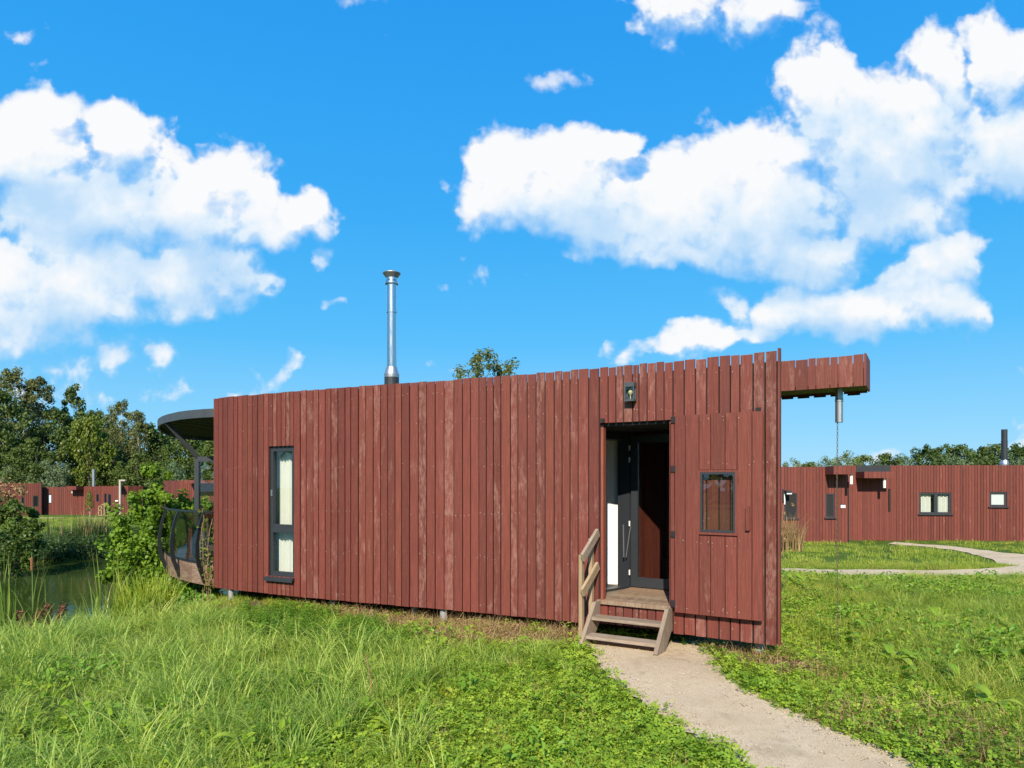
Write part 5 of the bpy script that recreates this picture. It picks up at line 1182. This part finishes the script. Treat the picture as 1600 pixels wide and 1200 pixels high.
def dock(px, py_top, Z, label, seed, n=5):
    x = (px - CX) / F_PX * Z; g = gz(x, Z); h = zat(py_top, Z) - g; c = thing('dock_plant', label, 'dried plant', (x, Z, g), 'dried docks'); rr = random.Random(seed); m = MB(); cents = []
    for k in range(n):
        dx, dy = rr.gauss(0, .07), rr.gauss(0, .07); m.tube([(x, Z, g), (x + dx * .6, Z + dy * .6, g + h * .5), (x + dx * 1.8, Z + dy * 1.5, g + h * rr.uniform(.8, 1))], [.005, .004, .002], 5)
        for f in np.linspace(.5, 1, 7): cents.append((dx * 1.8 * f, dy * 1.5 * f, h * f * .92))
    m.build('stem', DRYSTEM, c); v, t = leaves(cents, [.045] * len(cents), 14, .03, .7, seed); link(bpy.data.objects.new('seeds', poly_mesh('seeds', v, 4, t, L_DOCK)), c)
dock(32, 955, 8.7, 'dark brown dried dock left of the cattail', 71); dock(78, 945, 9.0, 'brown dried dock right of the cattail', 72, 7)
x, y = W(582, 0, 5.7).xy; m = MB(); g_ = gz(x, y); m.tube([(x, y, g_), (x - .02, y + .02, g_ + .22), (x - .065, y + .03, g_ + .42)], [.007, .006, .004], 6); m.tube([(x - .02, y + .02, g_ + .22), (x - .03, y, g_ + .30)], [.004, .003], 5); o = m.build('dead_stalk', DRYSTEM); tag(o, 'single leaning dead brown stalk in the foreground grass', 'dried plant')
# dry ornamental grass beside the right cabin
x, y = W(1236, 0, 22).xy; clump('dry_grass_clump', 'straw-coloured dry grass clump beside the end of the large cabin', 'dry grass', x, y, [('blades', blades(200, 1.35, .022, .35, .35, 81), L_DRY)])
x, y = W(1224.5, 0, 20).xy; c = thing('hollyhock', 'tall dried stalk with pale leaves against the far cabin by the wall end', 'dried plant', (x, y, gz(x, y)))
m = MB(); m.tube([(x, y, gz(x, y)), (x - .03, y, 1.0), (x + .02, y, 1.35)], [.012, .009, .004], 6); m.build('stem', DRYSTEM, c)
v, t = leaves([(g_, 0, 1.55 * f) for f, g_ in zip(np.linspace(.15, 1, 10), np.random.default_rng(3).normal(size=10) * .08)], [.08] * 10, 5, .10, .6, 9); link(bpy.data.objects.new('leaves', poly_mesh('leaves', v, 4, t, L_DRY)), c)

# ------------------------------------------------------------------ ground cover (nobody could count it)
def src(name, v, t, mat):
    return bpy.data.objects.new(name, poly_mesh(name, v, 4, t, mat))         # never linked: only the scatter uses it
def scatter(name, label, pts, rz, scl, idx, sources, tilt=.12):
    n = len(pts); me = bpy.data.meshes.new(name); me.vertices.add(n); me.vertices.foreach_set('co', np.asarray(pts, np.float32).ravel())
    g = np.random.default_rng(n); rot = np.stack([g.normal(size=n) * tilt, g.normal(size=n) * tilt, rz], 1).astype(np.float32)
    a = me.attributes.new('rot', 'FLOAT_VECTOR', 'POINT'); a.data.foreach_set('vector', rot.ravel())
    a = me.attributes.new('scl', 'FLOAT', 'POINT'); a.data.foreach_set('value', np.asarray(scl, np.float32))
    a = me.attributes.new('idx', 'INT', 'POINT'); a.data.foreach_set('value', np.asarray(idx, np.int32))
    o = bpy.data.objects.new(name, me); link(o); tag(o, label, name.replace('_', ' '), None, 'stuff')
    ng = bpy.data.node_groups.new(name, 'GeometryNodeTree'); ng.interface.new_socket('Geometry', in_out='INPUT', socket_type='NodeSocketGeometry'); ng.interface.new_socket('Geometry', in_out='OUTPUT', socket_type='NodeSocketGeometry')
    nd = ng.nodes; gi = nd.new('NodeGroupInput'); go = nd.new('NodeGroupOutput'); ip = nd.new('GeometryNodeInstanceOnPoints'); ip.inputs['Pick Instance'].default_value = True
    g2i = nd.new('GeometryNodeGeometryToInstance')
    for s_ in sources[::-1]:
        oi = nd.new('GeometryNodeObjectInfo'); oi.inputs['Object'].default_value = s_; ng.links.new(oi.outputs['Geometry'], g2i.inputs[0])
    def na(nm, dt):
        k = nd.new('GeometryNodeInputNamedAttribute'); k.data_type = dt; k.inputs['Name'].default_value = nm; return k.outputs['Attribute']
    ng.links.new(gi.outputs[0], ip.inputs['Points']); ng.links.new(g2i.outputs[0], ip.inputs['Instance']); ng.links.new(na('idx', 'INT'), ip.inputs['Instance Index']); ng.links.new(na('rot', 'FLOAT_VECTOR'), ip.inputs['Rotation']); ng.links.new(na('scl', 'FLOAT'), ip.inputs['Scale'])
    ng.links.new(ip.outputs[0], go.inputs[0]); md = o.modifiers.new('scatter', 'NODES'); md.node_group = ng
    return o
def flat_leaves(n, size, zmax, spread, seed, trif=True, aspect=.9, tilt=.45):
    """small leaves held flat at random heights (clover, ground weeds)"""
    g = np.random.default_rng(seed); out, tone = [], []
    for i in range(n):
        a = g.random() * 6.283; r = spread * math.sqrt(g.random()); z = zmax * (.25 + .75 * g.random()); nor = unit(np.array([g.normal() * tilt, g.normal() * tilt - .1, 1.0])); t0 = unit(np.cross(nor, g.normal(size=3))); c = np.array([math.cos(a) * r, math.sin(a) * r, z]); s_ = size * (.6 + .8 * g.random()); tn = g.random()
        for k in range(3 if trif else 1):
            an = k * 2.094; d_ = t0 * math.cos(an) + np.cross(nor, t0) * math.sin(an); b_ = np.cross(nor, d_)
            if trif: out += [c, c + d_ * s_ * .75 + b_ * s_ * .52 * aspect + nor * s_ * .08, c + d_ * s_ * 1.02, c + d_ * s_ * .75 - b_ * s_ * .52 * aspect + nor * s_ * .08]; tone.append(tn); continue
            tip = c + d_ * s_ * 1.2 - nor * s_ * .25
            for sg in (1, -1):
                q = [c, c + d_ * s_ * .28 + b_ * s_ * .40 * aspect * sg + nor * s_ * .13, c + d_ * s_ * .78 + b_ * s_ * .36 * aspect * sg + nor * s_ * .06, tip]; out += q if sg > 0 else q[::-1]; tone.append(tn)
    return np.array(out), np.array(tone)
def broad(n, L_, seed, w=.42, lift=.6):
    """rosette of large curved leaves, each four cross pieces with a fold along the middle"""
    g = np.random.default_rng(seed); out, tone = [], []
    for i in range(n):
        a = g.random() * 6.283; ll = L_ * (.55 + .7 * g.random()); d_ = np.array([math.cos(a), math.sin(a), 0]); s_ = np.array([-d_[1], d_[0], 0]); el = lift * (.5 + .8 * g.random()); tn = g.random(); P = []; r = g.random() * .08; stem_ = ll * .35 * (.6 + g.random())
        for f in (0, .12, .28, .45, .62, .78, .9, 1.0):
            P.append((d_ * (r + ll * f * math.cos(el) * (1 - .1 * f)) + np.array([0, 0, stem_ + ll * (math.sin(el) * f - .55 * f * f)]), ll * w * .5 * math.sin(min(1, .12 + f * .9) * math.pi) ** .7 * (1 if f < 1 else .1)))
        for (p, w0), (q, w1) in zip(P[:-1], P[1:]):
            up0, up1 = np.array([0, 0, w0 * .35]), np.array([0, 0, w1 * .35])
            out += [p, p + s_ * w0 + up0, q + s_ * w1 + up1, q, q, q - s_ * w1 + up1, p - s_ * w0 + up0, p]; tone += [tn, tn]
    return np.array(out), np.array(tone)
def nettle(n, h, seed, leaf=.055):
    g = np.random.default_rng(seed); out, tone = [], []
    for i in range(n):
        x, y = g.normal(size=2) * .10; hh = h * (.6 + .5 * g.random()); lx, ly = g.normal(size=2) * .05
        for k in range(9):
            f = .2 + .8 * k / 8
            for s_ in (0, 1):
                a = k * 1.57 + s_ * 3.1416 + g.normal() * .3; d_ = np.array([math.cos(a), math.sin(a), .15 - .45 * g.random()]); b_ = np.array([-d_[1], d_[0], 0]); c = np.array([x + lx * f, y + ly * f, hh * f]); s2 = leaf * (1.25 - .55 * f) * (.8 + .4 * g.random()); out += [c, c + d_ * s2 * .5 + b_ * s2 * .32 + np.array([0, 0, .008]), c + d_ * s2 * 1.15, c + d_ * s2 * .5 - b_ * s2 * .32 + np.array([0, 0, .008])]; tone.append(g.random())
    return np.array(out), np.array(tone)
SRC_LONG = [src('long_tuft', *blades(30, .42, .0074, .10, 1.05, 100 + i, 6), L_GRASS) for i in range(4)]
SRC_LAWN = [src('lawn_tuft', *blades(36, .10, .0042, .10, .7, 120 + i, 3), L_LAWN) for i in range(3)] + [src('tall_lawn_tuft', *blades(40, .19, .005, .12, .9, 125 + i, 4), L_LAWN) for i in range(2)] + [src('dry_lawn_tuft', *blades(12, .16, .0035, .12, .9, 127, 3), L_DRY)]
SRC_FAR = [src('meadow_tuft', *blades(40, .17, .016, .30, .6, 130 + i, 3), L_LAWN) for i in range(3)]
SRC_CLOV = [src('clover_patch', *flat_leaves(26, .019, .075, .13, 140 + i), L_CLOVER) for i in range(4)]
SRC_WEED = [src('weed_rosette', *broad(8, .20, 150 + i, .33, .75), L_WEED) for i in range(4)]
SRC_HERB = [src('herb_patch', *flat_leaves(26, .044, .19, .17, 160 + i, False, .75, .7), L_WEED if i % 2 else L_NETTLE) for i in range(4)]
SRC_NETT = [src('nettle_patch', *nettle(7, .28, 170 + i), L_NETTLE) for i in range(3)]
SRC_DEAD = [src('dead_leaf', *flat_leaves(9, .03, .02, .14, 180 + i, False, .5, .9), L_DRY) for i in range(3)]
SRC_STRAW = [src('straw_tuft', *blades(12, .16, .004, .10, .9, 190 + i, 3), L_DRY) for i in range(2)]
PATHS = [PATH1, PATH2, PATH3]
STEP_POLY = [tuple(D(-.1, -.1)[:2]), tuple(D(DW + .05, -.1)[:2]), tuple(D(DW + .05, .62)[:2]), tuple(D(-.1, .62)[:2])]
def blocked(x, y, grow=0.0):
    b = inside(x, y, POND) & (seg_dist(x, y, POND) > .2)
    for p in PATHS: d_ = np.where(inside(x, y, p), -1, 1) * seg_dist(x, y, p) + (vnoise(x, y, 5, 9) * .03 if grow < 0 else 0); b |= d_ < grow
    b |= inside(x, y, STEP_POLY)
    b |= (y > np.where(x < 13.6, 26.35, 27.0)) & (x > 8) & (x < 27.5) & (y < 33.2)
    return b
CABF = [(-4.9, 11.6), (-1.5, 9.9), (0.6, 8.9), (1.5, 8.3), (2.7, 7.6), (4.5, 12), (-1, 16), (-4, 15.5)]
def rnd(n, x0, x1, y0, y1, dens_pow=0):
    g = RNG; u = g.random(n); y = y0 + (y1 - y0) * u ** (1 + dens_pow); x = x0 + (x1 - x0) * g.random(n); return x, y
def in_view(x, y, m=3.2): r_ = x / np.maximum(y, .1); return (r_ > -.80 - m / np.maximum(y, 1)) & (r_ < .80 + m / np.maximum(y, 1))
def px_of(x, y): return CX + F_PX * x / y, HY + F_PX * (ZC - gh(x, y)) / y
def region(poly_px): 
    pl_ = [g0(*p) for p in poly_px]; return lambda x, y: inside(x, y, pl_)
GRASS_L = [g0(*p) for p in [(-900, 1300), (520, 1300), (560, 1120), (700, 1070), (860, 1030), (700, 1012), (560, 990), (420, 950), (330, 938)]] + [(-6.2, 11.9), (-9.5, 13.4), (-13, 10.6), (-20, 6), (-20, 2.5)]
NET_POLY = [g0(*p) for p in [(360, 950), (430, 955), (520, 968), (600, 985), (570, 1020), (470, 1015), (360, 985)]]
DRYP = [DRY, DRY2]
def scatter_all():
    # long fescue, left foreground down to the pond
    x, y = rnd(10500, -16, 3.5, 2.6, 14.5); n_ = vnoise(x, y, 1.3, 3); inn_ = inside(x, y, GRASS_L); d_ = seg_dist(x, y, GRASS_L)
    pr = np.where(inn_, .92, np.clip(.35 - d_ * .45, 0, 1)); netd = inside(x, y, NET_POLY); pr = np.where(netd, .25, pr); pr *= np.clip(.8 + n_ * .5, .15, 1)
    k = (RNG.random(len(x)) < pr) & in_view(x, y) & ~blocked(x, y, .25) & ~inside(x, y, CABF)
    for p in DRYP: k &= ~(inside(x, y, p) | (seg_dist(x, y, p) < .22))
    # right field long patches too
    x2, y2 = rnd(5200, 2.2, 16, 5, 13.8); n2 = vnoise(x2, y2, .9, 8); dP = seg_dist(x2, y2, PATH1); dC = seg_dist(x2, y2, CABF)
    k2 = (RNG.random(len(x2)) < np.clip((dP - 1.1) * .8, 0, .9) * np.clip(.75 + n2 * .7, .25, 1)) & in_view(x2, y2) & ~blocked(x2, y2, .5) & ~inside(x2, y2, CABF)
    X, Y = np.concatenate([x[k], x2[k2]]), np.concatenate([y[k], y2[k2]]); n = len(X); sc_ = np.concatenate([(.45 + .65 * RNG.random(k.sum())) * (1 + .35 * vnoise(x[k], y[k], 2.2, 17)), (.35 + .45 * RNG.random(k2.sum()))])
    near = np.clip((seg_dist(X, Y, CABF) - .15) / 1.7, .30, 1); sc_ = sc_ * near
    scatter('long_grass', 'long arching green meadow grass in front of the cabin and in the right field', np.stack([X, Y, gh(X, Y) - .02], 1), RNG.random(n) * 6.283, sc_, RNG.integers(0, 4, n), SRC_LONG); print('long', n)
    # short lawn everywhere near
    x, y = rnd(40000, -15, 19, 2.6, 17.5); k = in_view(x, y) & ~blocked(x, y, -.03) & ~inside(x, y, CABF); pr = np.where(inside(x, y, GRASS_L), .35, .95)
    for p in DRYP: pr = np.where(inside(x, y, p), .10, pr)
    k &= RNG.random(len(x)) < pr; x, y = x[k], y[k]; n = len(x)
    dP_ = seg_dist(x, y, PATH1); edge = np.clip(dP_ / .5, .45, 1); tall = (x > 2) & (RNG.random(n) < np.clip((dP_ - .9) * .8, 0, .8)) & (y < 14); lidx = np.where(tall, RNG.integers(3, 5, n), RNG.integers(0, 3, n)); lidx = np.where(RNG.random(n) < .05, 5, lidx)
    scatter('lawn_grass', 'short lawn grass beside the concrete path', np.stack([x, y, gh(x, y) - .008], 1), RNG.random(n) * 6.283, (.7 + .7 * RNG.random(n)) * edge, lidx, SRC_LAWN); print('lawn', n)
    # farther meadow
    x, y = rnd(16000, -60, 40, 15, 62, .35); k = in_view(x, y) & ~blocked(x, y, .30) & ~inside(x, y, CABF); hid = (x / y > -.41) & (x / y < .385) & (y > 12); k &= ~hid; x, y = x[k], y[k]; n = len(x)
    scatter('meadow_grass', 'mown meadow grass around the far cabins and pond banks', np.stack([x, y, gh(x, y) - .01], 1), RNG.random(n) * 6.283, .5 + .6 * RNG.random(n), RNG.integers(0, 3, n), SRC_FAR); print('far', n)
    # clover on both sides of the path and along the bottom
    x, y = rnd(16000, -6, 8, 2.6, 10.5); n_ = vnoise(x, y, 1.0, 12); inn_ = inside(x, y, GRASS_L); dP = seg_dist(x, y, PATH1)
    pr = np.where(inn_, np.where(y < 5.2, .5, .10), np.clip(.75 + n_ * .5, .2, 1)); pr = np.where((x > 1) & (dP > 2.2), pr * .5, pr)
    k = (RNG.random(len(x)) < pr) & in_view(x, y) & ~blocked(x, y, -.01) & ~inside(x, y, CABF)
    for p in DRYP: k &= ~(inside(x, y, p) & (RNG.random(len(x)) < .85))
    x, y = x[k], y[k]; n = len(x); scatter('clover', 'bright green clover carpet along the path', np.stack([x, y, gh(x, y)], 1), RNG.random(n) * 6.283, .7 + .7 * RNG.random(n), RNG.integers(0, 4, n), SRC_CLOV); print('clover', n)
    # herbs and broad weeds in the right field
    x, y = rnd(8000, 2, 17, 5.2, 14.2); n_ = vnoise(x, y, .9, 21); dP = seg_dist(x, y, PATH1); pr = np.clip((dP - .8) * .7, 0, 1) * np.clip(.16 + n_ * .65, .04, .6)
    k = (RNG.random(len(x)) < pr) & in_view(x, y) & ~blocked(x, y, .5) & ~inside(x, y, CABF)
    x2, y2 = rnd(1500, -6, 2.2, 3.3, 8.5); n2 = vnoise(x2, y2, 1.4, 23); k2 = (RNG.random(len(x2)) < np.clip(n2 * .6 - .1, .015, .4)) & in_view(x2, y2) & ~blocked(x2, y2, .2) & ~inside(x2, y2, CABF)
    X, Y = np.concatenate([x[k], x2[k2]]), np.concatenate([y[k], y2[k2]]); n = len(X)
    scatter('herbs', 'leafy green ground herbs mixed through the meadow', np.stack([X, Y, gh(X, Y)], 1), RNG.random(n) * 6.283, .6 + .6 * RNG.random(n), RNG.integers(0, 4, n), SRC_HERB); print('herb', n)
    k3 = RNG.random(len(x)) < np.clip((dP - .8) * .7, 0, 1) * np.clip(.4 + vnoise(x, y, .6, 31), 0.05, 1) * .12; k3 &= in_view(x, y) & ~blocked(x, y, .5) & ~inside(x, y, CABF); k4 = RNG.random(len(x2)) < .02; k4 &= ~blocked(x2, y2, .3) & ~inside(x2, y2, CABF)
    X, Y = np.concatenate([x[k3], x2[k4]]), np.concatenate([y[k3], y2[k4]]); n = len(X)
    scatter('broad_weeds', 'large-leaved bright green weeds scattered over the right field', np.stack([X, Y, gh(X, Y) - .01], 1), RNG.random(n) * 6.283, .6 + .7 * RNG.random(n), RNG.integers(0, 4, n), SRC_WEED); print('weed', n)
    # nettles below the wall
    x, y = rnd(900, -6, 1, 6, 11); k = inside(x, y, NET_POLY) | (RNG.random(len(x)) < .02) & inside(x, y, GRASS_L); k &= ~inside(x, y, CABF); x, y = x[k], y[k]; n = len(x)
    xe, ye = [], []
    for s in np.linspace(.5, SMAX - .1, 60):
        if RNG.random() < (.75 if s < 2.6 or s > 7.3 else .16): p = Fs(s) - nor_at(s) * RNG.uniform(-.1, .5); xe.append(p.x); ye.append(p.y)
    X, Y = np.concatenate([x, xe]), np.concatenate([y, ye]); S_ = np.concatenate([.5 + .4 * RNG.random(n), .25 + .25 * RNG.random(len(xe))])
    scatter('nettles', 'dark green nettle patch growing below the red wall', np.stack([X, Y, gh(X, Y) - .01], 1), RNG.random(len(X)) * 6.283, S_, RNG.integers(0, 3, len(X)), SRC_NETT); print('nettle', len(X))
    # dead leaves and straw on the bare strip
    xs_, ys_ = [], []
    for p, q in ((DRY, 2200), (DRY2, 170), (DRY3, 260)):
        ax = [v[0] for v in p]; ay = [v[1] for v in p]; x, y = rnd(q * 2, min(ax) - .2, max(ax) + .2, min(ay) - .2, max(ay) + .2); k = (inside(x, y, p) | (seg_dist(x, y, p) < .18)) & ~blocked(x, y, .02); xs_.append(x[k][:q]); ys_.append(y[k][:q])
    X, Y = np.concatenate(xs_), np.concatenate(ys_); n = len(X)
    scatter('leaf_litter', 'dry brown leaf litter and straw on the bare strip below the wall', np.stack([X, Y, gh(X, Y) + .004], 1), RNG.random(n) * 6.283, .5 + .9 * RNG.random(n), RNG.integers(0, 5, n), SRC_DEAD + SRC_STRAW, .25); print('litter', n)
    # grit on the path
    x, y = rnd(9000, 0, 5, 3.0, 8); k = inside(x, y, PATH1) & (RNG.random(len(x)) < np.clip(.7 - seg_dist(x, y, PATH1) * 2, .05, 1)); x, y = x[k], y[k]; n = len(x)
    gs = []
    for i in range(3):
        g = np.random.default_rng(i); v = []
        for _ in range(5):
            c = np.array([g.normal() * .05, g.normal() * .05, .002]); r_ = .004 + .004 * g.random(); P = [c + r_ * np.array([math.cos(a), math.sin(a), 0]) * g.uniform(.7, 1.2) for a in (0, 1.57, 3.14, 4.71)]; T_ = c + np.array([0, 0, r_ * .9]); B_2 = c - np.array([0, 0, r_])
            for j in range(4): v += [P[j], P[(j + 1) % 4], T_, T_]
        gs.append(src('grit', np.array(v), np.random.default_rng(i).random(len(v) // 4), L_GRIT))
    scatter('path_grit', 'loose grit and crumbs on the concrete path', np.stack([x, y, gh(x, y) + .017], 1), RNG.random(n) * 6.283, .5 + .9 * RNG.random(n), RNG.integers(0, 3, n), gs, .05); print('grit', n)
    # tall herbs on the pond banks, dark greens standing in for shade
    x, y = rnd(9500, -40, -3, 12, 45); d_ = seg_dist(x, y, POND); k = ~inside(x, y, POND) & (d_ < 8) & in_view(x, y) & ~inside(x, y, CABF) & (y > 20) & (RNG.random(len(x)) < 1.05 - d_ / 9); x, y = x[k], y[k]; n = len(x)
    v, t = leaves(np.random.default_rng(5).normal(size=(14, 3)) * [.3, .3, .18] + [0, 0, .35], [.22] * 14, 12, .12, .5, 77); sb_ = src('bank_herb', v, t, L_FAR); sb2 = src('bank_blades', *blades(36, 1.0, .022, .3, .4, 78), L_FAR)
    scatter('bank_herbs', 'tall herbs along the far pond bank, darkened to give its shade', np.stack([x, y, gh(x, y) - .05], 1), RNG.random(n) * 6.283, (.6 + .8 * RNG.random(n)) * np.clip(1.1 - seg_dist(x, y, POND) / 10, .3, 1), np.where(RNG.random(n) < .75, 0, 1), [sb_, sb2]); print('bank', n)
scatter_all()
# a few individual broad-leaved plants in the foreground grass
BG = 'broad-leaved plants in the foreground grass'
for i, (px, py, s_, lb) in enumerate(((610, 1150, .95, 'broad-leaved plant with large pale leaves below the dead stalk'), (580, 1045, .9, 'pale flat-leaved plant at the top of the dead stalk'), (690, 1095, .8, 'small yellow-leaved plant right of the dead stalk'), (20, 1160, .8, 'pale upright-leaved plant in the lower left corner'), (375, 1185, 1.0, 'broad-leaved plant at the bottom edge left of the dead stalk'), (525, 1160, .7, 'small broad-leaved plant between two larger ones at the bottom'))):
    x, y = g0(px, py); v, t = broad(11, .20, 300 + i, .34, .9); o = bpy.data.objects.new('broadleaf_plant', poly_mesh('broadleaf_plant', v, 4, np.clip(t + .35, 0, 1), L_SEDGE if i in (1, 2, 3) else L_WEED)); o.location = (x, y, gz(x, y)); o.scale = (s_, s_, s_); link(o); tag(o, lb, 'plant', BG)
